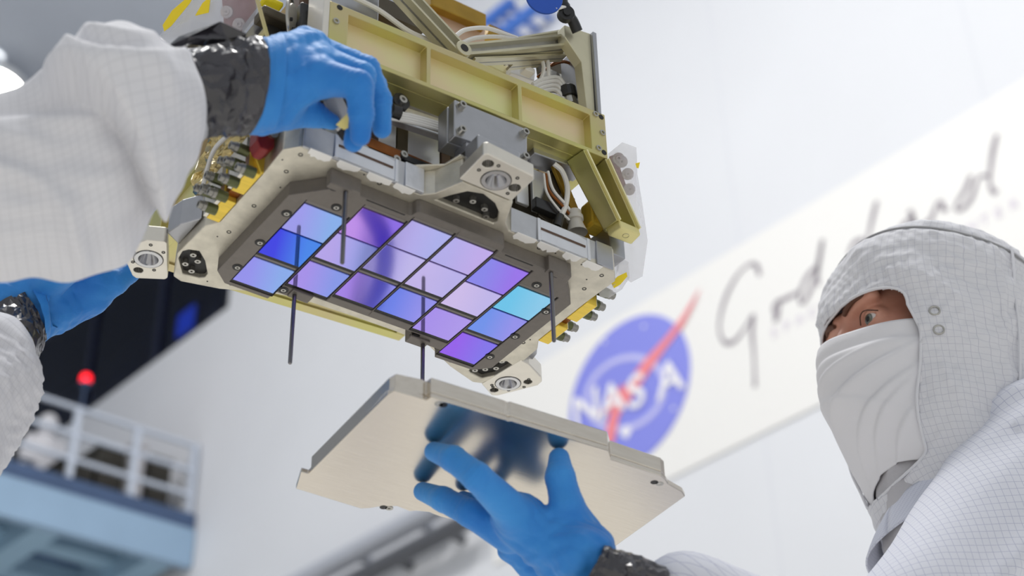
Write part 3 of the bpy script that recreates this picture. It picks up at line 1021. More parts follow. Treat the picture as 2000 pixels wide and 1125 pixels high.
def ibeam(a, b, w, d, name='truss_brace', par=None):
    """channel brace: two pale edges and a recessed web, lying in the plane of the front"""
    a, b = np.array(a), np.array(b)
    u = (b - a) / np.linalg.norm(b - a)
    n = np.cross(u, V(0, 1, 0))
    n /= np.linalg.norm(n)
    t = .0025
    root = MB().hexa([a - n * w, b - n * w, b - n * w + V(0, d, 0), a - n * w + V(0, d, 0), a - n * (w - t), b - n * (w - t), b - n * (w - t) + V(0, d, 0), a - n * (w - t) + V(0, d, 0)]).build(name, M_tr, par or inst)
    MB().hexa([a + n * (w - t), b + n * (w - t), b + n * (w - t) + V(0, d, 0), a + n * (w - t) + V(0, d, 0), a + n * w, b + n * w, b + n * w + V(0, d, 0), a + n * w + V(0, d, 0)]).build('brace_edge', M_tr, root)
    MB().hexa([a - n * w + V(0, d * .45, 0), b - n * w + V(0, d * .45, 0), b - n * w + V(0, d * .6, 0), a - n * w + V(0, d * .6, 0), a + n * w + V(0, d * .45, 0), b + n * w + V(0, d * .45, 0), b + n * w + V(0, d * .6, 0), a + n * w + V(0, d * .6, 0)]).build('brace_web', M_alu, root)
    return root


N0 = aty(905, 96, -.140)
ibeam(N0, aty(1112, 76, -.140), .0065, .016)
ibeam(N0, aty(760, -60, -.140), .0075, .016)
ibeam(aty(925, 108, -.138), aty(1105, 100, -.125), .0045, .012)
MB().cyl(N0 + V(0, -.002, 0), N0 + V(0, .018, 0), .0085, n=20).build('truss_node', M_tr, inst, bevel=0.0008)
MB().cyl(N0 + V(0, -.0024, 0), N0 + V(0, 0, 0), .0042, n=16).build('node_bore', M_dark, inst)
ibeam(aty(1112, 62, -.140), aty(1112, 62, -.140) + V(-.16, .22, .03), .006, .012)
ibeam(aty(1000, 118, -.12), aty(1060, 112, -.12), .004, .012)

# inner aluminium and gold core with straps, panels, cables
core = MB().box2((-.128, -.088, .040), (.128, .052, .112)).build('inner_housing', mat('dark bronze housing', srgb(92, 84, 70), 0.4, 0.6, var=0.3, vscale=25), inst, bevel=0.002)
MB().box2((-.130, -.092, .112), (.130, .11, .122)).build('housing_lid', M_alud, inst, bevel=0.001)
for i, (xa, xb, za, zb, mm) in enumerate([(672, 715, 150, 228, 'd'), (716, 738, 196, 300, 'b'), (740, 772, 205, 300, 's'), (776, 796, 215, 312, 'd'), (798, 858, 245, 330, 's'), (862, 880, 250, 330, 'b'), (1040, 1075, 330, 420, 's'), (1010, 1034, 330, 400, 's'), (640, 668, 230, 270, 's')]):
    p = aty((xa + xb) / 2, (za + zb) / 2, -.110)
    wx = (xb - xa) * 1.42 / FPX / .80
    hz = (zb - za) * 1.42 / FPX / .817
    cz_ = p[2]
    MB().box((p[0], -.110 + i * .0004, cz_), (wx, .004, hz)).build('thermal_strap' if mm != 'd' else 'housing_panel', {'s': M_strap, 'b': M_brn, 'd': mat('grey bronze panel', srgb(120, 110, 92), 0.35, 0.7, var=0.2, vscale=40)}[mm], inst, bevel=0.0008)
pa, pb = aty(690, 268, -.116), aty(872, 345, -.116)
MB().bar(pa, pb, .006, .012).build('copper_bus', M_copper, inst, bevel=0.002)
for a, b in (((706, 298), (768, 318)), ((782, 309), (856, 338))):
    A, B = aty(*a, -.1265), aty(*b, -.1265)
    cl = MB().bar(A, B, .008, .0075).build('strap_clamp', M_blkg, inst, bevel=0.002)
    for P in (A, B):
        MB().lathe(P + V(0, -.005, 0), (0, -1, 0), [(0, .0036), (.002, .0035), (.002, .0016), (.0005, .0015), (.0005, 0)], 12).build('clamp_screw', M_scr, cl, smooth=True)
MB().bar(aty(700, 190, -.125), aty(882, 252, -.125), .01, .006).build('harness_shelf', M_tan, inst, bevel=0.001)
MB().bar(aty(690, 212, -.128), aty(880, 275, -.128), .008, .003).build('harness_shelf', M_alu, inst, bevel=0.0008)
MB().bar(aty(1030, 300, -.118), aty(1130, 335, -.118), .02, .012).build('harness_shelf', M_alud, inst, bevel=0.001)
MB().bar(aty(1028, 280, -.125), aty(1132, 318, -.125), .016, .004).build('harness_shelf', M_gold, inst, bevel=0.001)
# p-clamp and cables in front of the housing
P = aty(780, 202, -.132)
pc = MB().lathe(P + V(0, .004, 0), (0, -1, 0), [(0, .0085), (.008, .0085), (.008, .0055), (0.008, 0)], 18).build('cable_clamp', M_blkg, inst, smooth=True)
MB().lathe(P + V(0, -.004, 0), (0, -1, 0), [(0, .0042), (.003, .004), (.003, .0018), (.001, .0017), (.001, 0)], 14).build('clamp_screw', M_scr, pc, smooth=True)


def cable(pts, r, m, n=6, name='cable', par=None):
    return MB().tube(spline(pts, n), r, 8).build(name, m, par or inst, smooth=True)


for k_ in range(4):
    dz = k_ * .0028
    cable([aty(690, 205, -.134) + V(0, 0, -dz), aty(765, 218, -.134) + V(0, 0, -dz), aty(815, 228, -.132) + V(0, 0, -dz), aty(872, 245, -.128) + V(0, 0, -dz)], .0017, M_cab)
MB().cyl(aty(762, 217, -.135), aty(778, 222, -.135), .0075, n=14).build('cable_tie', M_blkg, inst, smooth=True)
for pts, r in [([(888, 72), (910, 58), (950, 55), (990, 68), (1010, 75)], .0022), ([(900, 85), (930, 74), (975, 72), (1015, 80)], .0022),
               ([(1035, 90), (1055, 110), (1062, 135), (1055, 160)], .0020), ([(1045, 92), (1068, 115), (1072, 150)], .0020),
               ([(690, -5), (740, 20), (800, 62), (855, 85)], .0026), ([(1040, 165), (1060, 155), (1090, 152), (1108, 175)], .0022),
               ([(1040, 172), (1062, 162), (1090, 160), (1106, 182)], .0022), ([(1042, 180), (1062, 170), (1088, 168), (1104, 188)], .0022),
               ([(1044, 188), (1062, 178), (1086, 176), (1102, 194)], .0022), ([(1050, 196), (1066, 188), (1084, 186), (1100, 198)], .0022)]:
    cable([aty(q[0], q[1], -.118) for q in pts], r, M_cab)
for pts in [[(1050, 150), (1075, 130), (1105, 122), (1130, 140), (1138, 180)], [(1060, 140), (1090, 120), (1120, 128), (1134, 165), (1130, 195)]]:
    cable([aty(q[0], q[1], -.11) for q in pts], .0012, M_copper)
MB().cyl(aty(1108, 172, -.12), aty(1112, 192, -.12), .0085, n=16).build('backshell', M_blkg, inst, bevel=0.001)
MB().cyl(aty(1112, 190, -.12), aty(1116, 205, -.12), .0065, n=16).build('backshell_nut', M_scr, inst)
for pts, r, m in [([(1082, 320), (1098, 335), (1108, 365), (1105, 400), (1094, 425)], .0026, M_cab), ([(1070, 335), (1080, 370), (1105, 400), (1120, 420)], .0015, M_cab),
                  ([(1066, 340), (1072, 372), (1098, 402), (1116, 424)], .0015, M_copper), ([(1062, 340), (1068, 376), (1090, 408), (1112, 430)], .0012, M_cab)]:
    cable([aty(q[0], q[1], -.125) for q in pts], r, m)
MB().cyl(aty(1094, 422, -.127), aty(1087, 445, -.127), .0040, .0048, n=14).build('cable_boot', M_blkg, inst, smooth=True)
q0 = aty(1121, 420, -.124)
MB().lathe(q0 + V(0, 0, .004), (0.1, 0, -1), [(0, 0), (0, .0065), (.006, .0065), (.006, .008), (.010, .008), (.010, .006), (.016, .0075), (.024, .010)], 16).build('harness_plug', mat('clear harness plug', srgb(190, 186, 178), 0.3), inst, smooth=True)
MB().box(aty(1068, 408, -.118), (.030, .008, .012), None).build('plug_block', M_blkg, inst, bevel=0.001)
MB().box(aty(1160, 425, -.115), (.018, .02, .03)).build('amber_block', M_yel, inst, bevel=0.003)
MB().box2((.128, -.085, .045), (.146, .05, .105)).build('side_housing', M_hous, inst, bevel=0.002)
MB().box2((-.150, -.10, .055), (-.128, .05, .11)).build('side_housing', M_hous, inst, bevel=0.002)
# upper interior: gold trays, housings and panels
for i, (x0, y0, z0, x1, y1, z1, mm) in enumerate([(-.13, -.02, .200, .02, .20, .290, M_goldd), (.03, .02, .190, .10, .19, .225, M_gold), (-.07, -.10, .178, .05, -.04, .186, M_tan),
                                                  (.05, -.09, .180, .115, -.05, .184, M_goldp), (-.14, -.11, .180, -.08, -.06, .30, M_alud)]):
    MB().box2((x0, y0, z0), (x1, y1, z1)).build('interior_tray', mm, inst, bevel=0.0015)


def facepoly(px, y, th):
    p = [aty(a, b, y) for a, b in px]
    m = len(p)
    d = V(0, th, 0)
    return MB().add(p + [q + d for q in p], [tuple(range(m)), tuple(range(2 * m - 1, m - 1, -1))] + [(i, (i + 1) % m, m + (i + 1) % m, m + i) for i in range(m)])


M_pink = mat('rosy conversion coat', srgb(206, 176, 152), 0.4, 0.5, var=0.1, vscale=30)
facepoly([(845, 8), (948, 52), (946, 86), (880, 84), (850, 60)], .03, .01).build('interior_panel', M_pink, inst)
facepoly([(842, -22), (950, 28), (950, 54), (842, 8)], .02, .02).build('interior_rail', M_goldd, inst, bevel=0.001)
facepoly([(956, 46), (1016, 74), (1016, 92), (954, 64)], .03, .02).build('interior_rail', M_goldd, inst, bevel=0.001)
facepoly([(930, 92), (1000, 122), (1000, 150), (935, 118)], -.05, .02).build('interior_panel', M_goldp, inst, bevel=0.001)
facepoly([(1000, 120), (1046, 138), (1044, 158), (998, 142)], -.06, .02).build('white_block', M_wht, inst, bevel=0.001)
facepoly([(1050, 120), (1128, 128), (1130, 215), (1060, 190)], -.085, .004).build('interior_panel', M_hous, inst)
facepoly([(690, -30), (830, 30), (830, 60), (690, 0)], -.02, .02).build('interior_panel', M_hous, inst)
MB().box(aty(1030, 140, -.105), (.012, .01, .006)).build('white_block', M_wht, inst, bevel=0.001)
MB().box(aty(1100, 185, -.09), (.05, .004, .05)).build('foil_panel', mat('mirror foil', srgb(200, 196, 186), 0.2, 0.9, var=0.4, vscale=50, bump=0.7, bscale=60), inst)

# upper left: round handle, red clamp, dark blocks and gold foil
hp = aty(568, 35, -.10)
hd = thing_handle = MB().lathe(hp, V(.75, -.62, -.2), [(0, 0), (0, .0130), (.0015, .0130), (.0015, 0)], 28).build('round_dial', M_foot, inst, smooth=True)
ring = [hp + V(0.62, .75, 0) * .0165 * math.cos(a) + V(.05, .1, 1.0) * .0225 * math.sin(a) for a in np.linspace(0, 2 * PI, 33)]
MB().tube(ring, .0016, 8).build('dial_ring', M_scr, hd, smooth=True)
for a in (0.6, 2.2, 3.9, 5.3):
    p = hp + V(0.62, .75, 0) * .0085 * math.cos(a) + V(.05, .1, 1.0) * .012 * math.sin(a) + V(.75, -.62, -.2) * .001
    MB().cyl(p, p + V(.75, -.62, -.2) * .002, .0018, n=10).build('dial_screw', M_blk, hd)
MB().tube([hp + V(0, 0, -.022), hp + V(-.004, 0, -.04)], .003, 10).build('dial_stem', M_foot, hd, smooth=True)
for i, (px, py, w, d, h, mm) in enumerate([(532, 40, .028, .02, .010, M_hous), (600, 60, .03, .03, .035, M_blkg), (600, 20, .03, .03, .03, M_brn), (545, 85, .04, .02, .008, M_gold),
                                           (525, 100, .02, .03, .05, M_dark), (620, 40, .012, .02, .06, M_wht), (515, 55, .03, .03, .014, M_alu), (530, 8, .02, .012, .006, mat('yellow marker', srgb(240, 222, 30), 0.4))]):
    MB().box(aty(px, py, -.085 + .004 * i), (w, d, h)).build('valve_block', mm, inst, bevel=0.002)
MB().bar(aty(500, -10, -.10), aty(530, 100, -.10), .002, .003).build('gold_edge_strip', M_gold, inst)
for r_ in range(4):
    MB().box(aty(618, 20 + r_ * 12, -.10), (.014, .003, .002)).build('louvre', M_foot, inst)
q = aty(511, 282, -.10)
rc = MB().prism([(-.008, .012), (.008, .012), (.009, -.004), (.003, -.011), (-.004, -.011), (-.008, -.004)], -.008, .008, T=lambda p: q + V(p[0], p[2], p[1])).build('red_clamp', M_red, inst, bevel=0.002)
MB().lathe(q + V(.004, -.008, .008), (.2, -1, -.2), [(0, .0052), (.004, .005), (.004, .002), (.002, .0018), (.002, 0)], 14).build('clamp_knob', M_scr, rc, smooth=True)
MB().bar(aty(500, 285, -.082), aty(520, 340, -.082), .004, .012).build('taped_column', M_yel, inst, bevel=0.001)
# crumpled foil blanket on the left side
rgf = np.random.RandomState(5)
nu, nv = 16, 12
vs, fs = [], []
for i in range(nu):
    for j in range(nv):
        y_ = -.10 + .13 * i / (nu - 1)
        z_ = .052 + .05 * j / (nv - 1)
        vs.append((-.184 + rgf.uniform(-.005, .005), y_ + rgf.uniform(-.002, .002), z_ + rgf.uniform(-.002, .002)))
for i in range(nu - 1):
    for j in range(nv - 1):
        fs.append((i * nv + j, (i + 1) * nv + j, (i + 1) * nv + j + 1, i * nv + j + 1))
fo = MB().add(vs, fs).build('foil_blanket', M_gfoil, inst)
sm_ = fo.modifiers.new('thickness', 'SOLIDIFY')
sm_.thickness = .0006
MB().tube(spline([(-.19, -.09, .06), (-.197, -.06, .058), (-.195, -.03, .062), (-.188, 0, .05)], 6), .002, 8).build('cable', M_cab, inst, smooth=True)

# blue disc and black jointed arm near the top
bd = thing('inspection_disc', 'blue disc on a black jointed arm above the gold frame', 'tool', aty(1060, 0, -.165))
c0 = aty(1062, -4, -.165)
dn = V(-.35, -.9, -.25)
MB().cyl(c0, c0 + dn * .003, .0185, n=40).build('disc', mat('blue disc', srgb(28, 78, 178), 0.45), bd, bevel=0.0006)
MB().tube(spline([aty(1090, -40, -.16), aty(1098, -5, -.16), aty(1104, 22, -.158), aty(1118, 40, -.156), aty(1128, 62, -.153)], 5), [.005] * 8 + [.0065] * 6 + [.0055] * 7, 12).build('jointed_arm', M_blkg, bd, smooth=True)
MB().lathe(aty(1105, 28, -.166), dn, [(-.004, 0), (-.004, .008), (.004, .008), (.004, .004), (.006, .004), (.006, 0)], 18).build('joint_knob', M_blkg, bd, smooth=True)
MB().tube([aty(1085, 18, -.168), aty(1098, 14, -.170), aty(1110, 16, -.168)], .0018, 8).build('wire_tie', M_cab, bd, smooth=True)
# ================================================================== COVER PLATE HELD FROM BELOW
ZC = -.185
cov = thing('cover_plate', 'brushed metal cover plate held from below by a blue gloved hand', 'plate', atz(950, 900, ZC))


def brushed():
    m = bpy.data.materials.new('brushed aluminium')
    t, N, L, b = nt(m)
    b.inputs['Metallic'].default_value = 1.0
    b.inputs['Roughness'].default_value = 0.22
    tc = N.new('ShaderNodeTexCoord')
    mp = N.new('ShaderNodeMapping')
    mp.inputs['Scale'].default_value = (3, 60, 20)
    L.new(tc.outputs['Object'], mp.inputs[0])
    n = N.new('ShaderNodeTexNoise')
    n.inputs['Scale'].default_value = 12
    n.inputs['Detail'].default_value = 6
    L.new(mp.outputs[0], n.inputs['Vector'])
    r = N.new('ShaderNodeValToRGB')
    r.color_ramp.elements[0].position = 0.3
    r.color_ramp.elements[1].position = 0.7
    r.color_ramp.elements[0].color = (*srgb(208, 200, 188), 1)
    r.color_ramp.elements[1].color = (*srgb(216, 209, 198), 1)
    L.new(n.outputs[0], r.inputs[0])
    L.new(r.outputs[0], b.inputs['Base Color'])
    bp = N.new('ShaderNodeBump')
    bp.inputs['Strength'].default_value = 0.06
    bp.inputs['Distance'].default_value = 0.001
    L.new(n.outputs[0], bp.inputs['Height'])
    L.new(bp.outputs[0], b.inputs['Normal'])
    return m


M_brush = brushed()
cpx = [(578, 955), (588, 922), (602, 926), (757, 772), (770, 764), (826, 780), (832, 783), (838, 779), (842, 776), (986, 820), (992, 823), (998, 822), (1003, 824), (1188, 880), (1192, 892), (1193, 897), (1292, 930), (1300, 937), (1305, 945), (1333, 961), (1338, 970), (1134, 1116),
       (1010, 1075), (1004, 1062), (900, 1020), (888, 1016), (862, 1010), (848, 1005), (836, 1000), (815, 998), (800, 999), (775, 989), (740, 990), (722, 993), (705, 994)]
cp2 = [tuple(atz(x, y, ZC)[:2]) for x, y in cpx]
MB().prism(cp2, ZC, ZC + .0045).build('plate_flange', M_brush, cov, bevel=0.0008)
upx = [(606, 930), (760, 776), (772, 769), (826, 780), (832, 783), (838, 779), (842, 776), (986, 820), (992, 823), (998, 822), (1003, 824), (1188, 880), (1192, 892), (1193, 897), (1292, 930), (1300, 937), (1290, 955), (1100, 1098), (1000, 1060), (850, 1005), (720, 980)]
cb = MB().prism([tuple(atz(x, y, ZC)[:2]) for x, y in upx], ZC + .0045, ZC + .0185).build('plate_body', M_brush, cov, bevel=0.0009)
for (x, y) in [(857, 789), (866, 791), (749, 991), (760, 993), (1278, 942), (1288, 945)]:
    p = atz(x, y, ZC)
    if (x in (857, 760, 1288)):
        MB().lathe(p + V(0, 0, -.0002), (0, 0, 1), [(.001, 0), (.001, .0012), (0, .0013), (0, .0036), (.001, .0037)], 14).build('plate_screw', M_scr, cov, smooth=True)
    else:
        MB().cyl(p + V(0, 0, -.0002), p + V(0, 0, .002), .0034, n=14).build('screw_hole', M_blk, cov)

# dark blue hose lying below the instrument, seen mirrored in the detector tiles
def mirrored(x, y, z):
    d = ray(x, y)
    p = CC + d * (0 - CC[2]) / d[2]
    d2 = d * V(1, 1, -1)
    return p + d2 * (z / d2[2])


hose = thing('air_hose', 'dark blue hose curving beneath the instrument, mirrored in the detector tiles', 'hose', mirrored(750, 470, -1.45))
M_hose = mat('dark blue hose', srgb(40, 42, 150), 0.4)
hp_ = [mirrored(672, 350, -1.20), mirrored(716, 405, -1.18), mirrored(748, 465, -1.18), mirrored(750, 530, -1.22), mirrored(728, 590, -1.30), mirrored(690, 650, -1.46)]
MB().tube(spline(hp_, 10), .020, 16).build('hose_body', M_hose, hose, smooth=True)
MB().cyl(hp_[0], hp_[0] + (hp_[0] - hp_[1]) * .25, .025, n=16).build('hose_coupling', M_scr, hose, smooth=True)

# ------------------------------------------------------------------ clear bags hanging on the frame
M_clear = bpy.data.materials.new('clear plastic film')
_t, _N, _L, _b = nt(M_clear)
_tr = _N.new('ShaderNodeBsdfTransparent')
_tr.inputs[0].default_value = (0.97, 0.97, 0.98, 1)
_mx = _N.new('ShaderNodeMixShader')
_b.inputs['Base Color'].default_value = (0.9, 0.9, 0.92, 1)
_b.inputs['Roughness'].default_value = 0.12
_nz = _N.new('ShaderNodeTexNoise')
_nz.inputs['Scale'].default_value = 28
_bp = _N.new('ShaderNodeBump')
_bp.inputs['Strength'].default_value = 0.6
_bp.inputs['Distance'].default_value = 0.01
_tc = _N.new('ShaderNodeTexCoord')
_L.new(_tc.outputs['Object'], _nz.inputs['Vector'])
_L.new(_nz.outputs[0], _bp.inputs['Height'])
_L.new(_bp.outputs[0], _b.inputs['Normal'])
_mx.inputs[0].default_value = 0.30
_L.new(_tr.outputs[0], _mx.inputs[1])
_L.new(_b.outputs[0], _mx.inputs[2])
_L.new(_mx.outputs[0], _N['Material Output'].inputs[0])
M_maroon = mat('maroon cover', srgb(126, 66, 78), 0.4)
M_tagy = mat('yellow label', srgb(242, 214, 20), 0.35)


def bag(name, label, px, dep, depth, inner, lugs, tags):
    pts = [atd(x, y, dep) for x, y in px]
    c = sum(pts) / len(pts)
    t = thing(name, label, 'bag', min(pts, key=lambda p: p[2]))
    n = len(pts)
    vs = []
    rg = random.Random(len(px))
    # lens shaped pouch: outline rim, and bulging front and back grids of rings
    rings = [1.0, 0.8, 0.55, 0.3]
    for sgn in (-1, 1):
        for q in rings:
            for i, p in enumerate(pts):
                bul = (1 - q ** 2) * depth * sgn
                w = c + (p - c) * q
                vs.append(w - FWD * bul * -1 + V(rg.uniform(-1, 1), rg.uniform(-1, 1), rg.uniform(-1, 1)) * .0025 * (q < 1))
    fs = []
    R = len(rings)
    for s_ in range(2):
        o = s_ * R * n
        for r_ in range(R - 1):
            for i in range(n):
                fs.append((o + r_ * n + i, o + r_ * n + (i + 1) % n, o + (r_ + 1) * n + (i + 1) % n, o + (r_ + 1) * n + i))
        fs.append(tuple(o + (R - 1) * n + i for i in range(n)))
    b = MB().add(vs, fs).build('plastic_pouch', M_clear, t, smooth=True)
    if inner:
        ip = [atd(x, y, dep) for x, y in inner]
        m = len(ip)
        d = FWD * .008
        ib = MB().add(ip + [p + d for p in ip], [tuple(range(m)), tuple(range(2 * m - 1, m - 1, -1))] + [(i, (i + 1) % m, m + (i + 1) % m, m + i) for i in range(m)]).build('maroon_panel', M_maroon, t, bevel=0.001)
        for x, y in lugs:
            p = atd(x, y, dep)
            MB().lathe(p - FWD * .0005, -FWD, [(0, .0060), (.0015, .0058), (.002, .0030), (.0035, .0028), (.0035, .0012), (.002, 0)], 16).build('lug', mat('grey lug', srgb(176, 168, 172), 0.4, 0.3), ib, smooth=True)
    for tg in tags:
        tp_ = [atd(x, y, dep) - FWD * (depth * 1.06) for x, y in tg]
        m = len(tp_)
        d = FWD * .001
        MB().add(tp_ + [p + d for p in tp_], [tuple(range(m)), tuple(range(2 * m - 1, m - 1, -1))] + [(i, (i + 1) % m, m + (i + 1) % m, m + i) for i in range(m)]).build('yellow_label', M_tagy, t)
    return t


bag('plastic_bag', 'clear bag with a maroon panel and yellow tape above the black taped wrist', [(310, 72), (340, 30), (372, -20), (430, -60), (500, -50), (508, 20), (518, 78), (470, 110), (400, 100), (340, 95)], 1.50, .03,
    [(430, -40), (496, -40), (500, 40), (506, 78), (470, 100), (438, 60)], [(443, 24), (467, 48)],
    [[(332, 60), (350, 32), (378, 8), (398, -8), (384, 18), (362, 45), (348, 62), (335, 72)], [(394, 42), (408, 18), (424, 4), (420, 36)]])
bag('plastic_bag', 'clear bag with a maroon panel hanging behind the right gold strut', [(1188, 300), (1215, 278), (1243, 288), (1245, 340), (1255, 400), (1265, 470), (1255, 540), (1232, 552), (1205, 530), (1196, 440), (1190, 370)], 1.575, .018,
    [(1190, 305), (1206, 300), (1212, 330), (1226, 370), (1222, 392), (1200, 350)], [(1208, 310), (1214, 316), (1226, 340), (1229, 370)], [[(1238, 322), (1247, 320), (1244, 332), (1240, 330)]])
bag('plastic_bag', 'small clear bag with a yellow label at the right plate corner', [(1165, 560), (1190, 520), (1215, 505), (1228, 512), (1230, 540), (1215, 565), (1190, 582), (1172, 580)], 1.515, .010, None, [],
    [[(1192, 553), (1205, 540), (1222, 532), (1224, 540), (1210, 556), (1198, 563)]])
# ================================================================== PEOPLE
def smin(a, b, k):
    h = np.clip(0.5 + 0.5 * (b - a) / k, 0, 1)
    return b * (1 - h) + a * h - k * h * (1 - h)


def rcone(P, a, b, ra, rb):
    a = np.array(a, float)
    b = np.array(b, float)
    d = b - a
    t = np.clip(((P - a) @ d) / (d @ d), 0, 1)
    return np.linalg.norm(P - a - t[:, None] * d, axis=1) - (ra + (rb - ra) * t)


def ellip(P, c, r, R=None):
    q = P - np.array(c, float)
    if R is not None:
        q = q @ R          # columns of R are the ellipsoid axes
    r = np.array(r, float)
    k0 = np.linalg.norm(q / r, axis=1)
    k1 = np.linalg.norm(q / (r * r), axis=1) + 1e-9
    return k0 * (k0 - 1) / k1


def wob(P, amp, scale, seed, n=5, ridged=True):
    """cheap smooth noise from a few sine waves"""
    rs = np.random.RandomState(seed)
    o = np.zeros(len(P))
    for i in range(n):
        d = rs.normal(size=3)
        d /= np.linalg.norm(d)
        f = 2 * PI / (scale * (0.6 + 0.9 * rs.rand()))
        ph = rs.rand() * 6.28
        w = np.sin(P @ d * f + ph + 1.7 * np.sin(P @ np.roll(d, 1) * f * .45 + ph * 2))
        o += (1 - 2 * np.abs(w)) if ridged else w
    return o * amp / n ** .5


def surface(f, lo, hi, h):
    """surface nets of the zero level of f sampled on a grid"""
    lo = np.array(lo, float)
    hi = np.array(hi, float)
    n = np.ceil((hi - lo) / h).astype(int) + 1
    ax = [lo[i] + h * np.arange(n[i]) for i in range(3)]
    G = np.stack(np.meshgrid(*ax, indexing='ij'), -1).reshape(-1, 3)
    val = np.concatenate([f(G[i:i + 400000]) for i in range(0, len(G), 400000)]).reshape(n)
    c = [val[i:n[0] - 1 + i, j:n[1] - 1 + j, k:n[2] - 1 + k] for i in (0, 1) for j in (0, 1) for k in (0, 1)]
    sg = [x < 0 for x in c]
    any_ = np.logical_or.reduce(sg)
    all_ = np.logical_and.reduce(sg)
    act = any_ & ~all_
    idx = -np.ones(act.shape, int)
    I = np.argwhere(act)
    idx[act] = np.arange(len(I))
    off = np.array([(i, j, k) for i in (0, 1) for j in (0, 1) for k in (0, 1)])
    cv = np.stack([x[act] for x in c], 1)
    acc = np.zeros((len(I), 3))
    cnt = np.zeros(len(I))
    for a in range(8):
        for b in range(a + 1, 8):
            if np.abs(off[a] - off[b]).sum() != 1:
                continue
            cr = (cv[:, a] < 0) != (cv[:, b] < 0)
            t = cv[:, a] / (cv[:, a] - cv[:, b] + 1e-20)
            p = off[a] + t[:, None] * (off[b] - off[a])
            acc[cr] += p[cr]
            cnt[cr] += 1
    vs = lo + h * (I + acc / cnt[:, None])
    fs = []
    s = val < 0
    for axn in range(3):
        u, w = (axn + 1) % 3, (axn + 2) % 3
        sl0 = [slice(None)] * 3
        sl1 = [slice(None)] * 3
        sl0[axn] = slice(0, -1)
        sl1[axn] = slice(1, None)
        e = s[tuple(sl0)] != s[tuple(sl1)]
        st = s[tuple(sl0)]
        E = np.argwhere(e)
        ok = (E[:, u] > 0) & (E[:, w] > 0) & (E[:, u] < n[u] - 1) & (E[:, w] < n[w] - 1)
        E = E[ok]
        flip = st[tuple(E.T)]
        def g(du, dw):
            q = E.copy()
            q[:, u] += du
            q[:, w] += dw
            return idx[tuple(q.T)]
        quad = np.stack([g(-1, -1), g(0, -1), g(0, 0), g(-1, 0)], 1)
        quad[~flip] = quad[~flip][:, ::-1]
        fs.append(quad)
    fs = np.concatenate(fs)
    fs = fs[(fs >= 0).all(1)]
    return vs, fs


def np_obj(name, vs, fs, m, parent, smooth=True, uv=None):
    me = bpy.data.meshes.new(name)
    off = V(0, 0, Z0) - ORG[parent.name]
    me.from_pydata((np.asarray(vs) + off).tolist(), [], [tuple(int(i) for i in f) for f in fs])
    if smooth:
        me.polygons.foreach_set('use_smooth', [True] * len(me.polygons))
    if uv is not None:
        l = me.uv_layers.new(name='UVMap')
        for lp_ in me.loops:
            l.data[lp_.index].uv = uv[lp_.vertex_index]
    me.update()
    o = new_obj(name, me, m, parent)
    ORG[o.name] = ORG[parent.name]
    return o


# ---- fabrics
def cloth_mat(name, base, line, sp, lw, mode='uv', rot=0.0, amount=1.0, bump=0.15):
    m = bpy.data.materials.new(name)
    t, N, L, b = nt(m)
    b.inputs['Roughness'].default_value = 0.75
    b.inputs['Specular IOR Level'].default_value = 0.25
    b.inputs['Sheen Weight'].default_value = 0.15
    tc = N.new('ShaderNodeTexCoord')

    def lines(sock):
        d = N.new('ShaderNodeMath')
        d.operation = 'DIVIDE'
        d.inputs[1].default_value = sp
        L.new(sock, d.inputs[0])
        f = N.new('ShaderNodeMath')
        f.operation = 'FRACT'
        L.new(d.outputs[0], f.inputs[0])
        c = N.new('ShaderNodeMath')
        c.operation = 'SUBTRACT'
        L.new(f.outputs[0], c.inputs[0])
        c.inputs[1].default_value = 0.5
        a = N.new('ShaderNodeMath')
        a.operation = 'ABSOLUTE'
        L.new(c.outputs[0], a.inputs[0])
        l = N.new('ShaderNodeMath')
        l.operation = 'LESS_THAN'
        L.new(a.outputs[0], l.inputs[0])
        l.inputs[1].default_value = lw
        return l.outputs[0]

    def mx(a, c):
        q = N.new('ShaderNodeMath')
        q.operation = 'MAXIMUM'
        L.new(a, q.inputs[0])
        L.new(c, q.inputs[1])
        return q.outputs[0]
    if mode == 'uv':
        s = N.new('ShaderNodeSeparateXYZ')
        L.new(tc.outputs['UV'], s.inputs[0])
        fac = mx(lines(s.outputs[0]), lines(s.outputs[1]))
    else:
        mp = N.new('ShaderNodeMapping')
        mp.inputs['Rotation'].default_value = rot
        L.new(tc.outputs['Object'], mp.inputs[0])
        s = N.new('ShaderNodeSeparateXYZ')
        L.new(mp.outputs[0], s.inputs[0])
        fac = mx(lines(s.outputs[0]), lines(s.outputs[2]))
    sc = N.new('ShaderNodeMath')
    sc.operation = 'MULTIPLY'
    sc.inputs[1].default_value = amount
    L.new(fac, sc.inputs[0])
    mix = N.new('ShaderNodeMix')
    mix.data_type = 'RGBA'
    mix.inputs[6].default_value = (*base, 1)
    mix.inputs[7].default_value = (*line, 1)
    L.new(sc.outputs[0], mix.inputs[0])
    L.new(mix.outputs[2], b.inputs['Base Color'])
    n2 = N.new('ShaderNodeTexNoise')
    n2.inputs['Scale'].default_value = 45
    n2.inputs['Detail'].default_value = 5
    L.new(tc.outputs['Object'], n2.inputs['Vector'])
    bp = N.new('ShaderNodeBump')
    bp.inputs['Strength'].default_value = bump
    bp.inputs['Distance'].default_value = 0.004
    L.new(n2.outputs[0], bp.inputs['Height'])
    L.new(bp.outputs[0], b.inputs['Normal'])
    return m


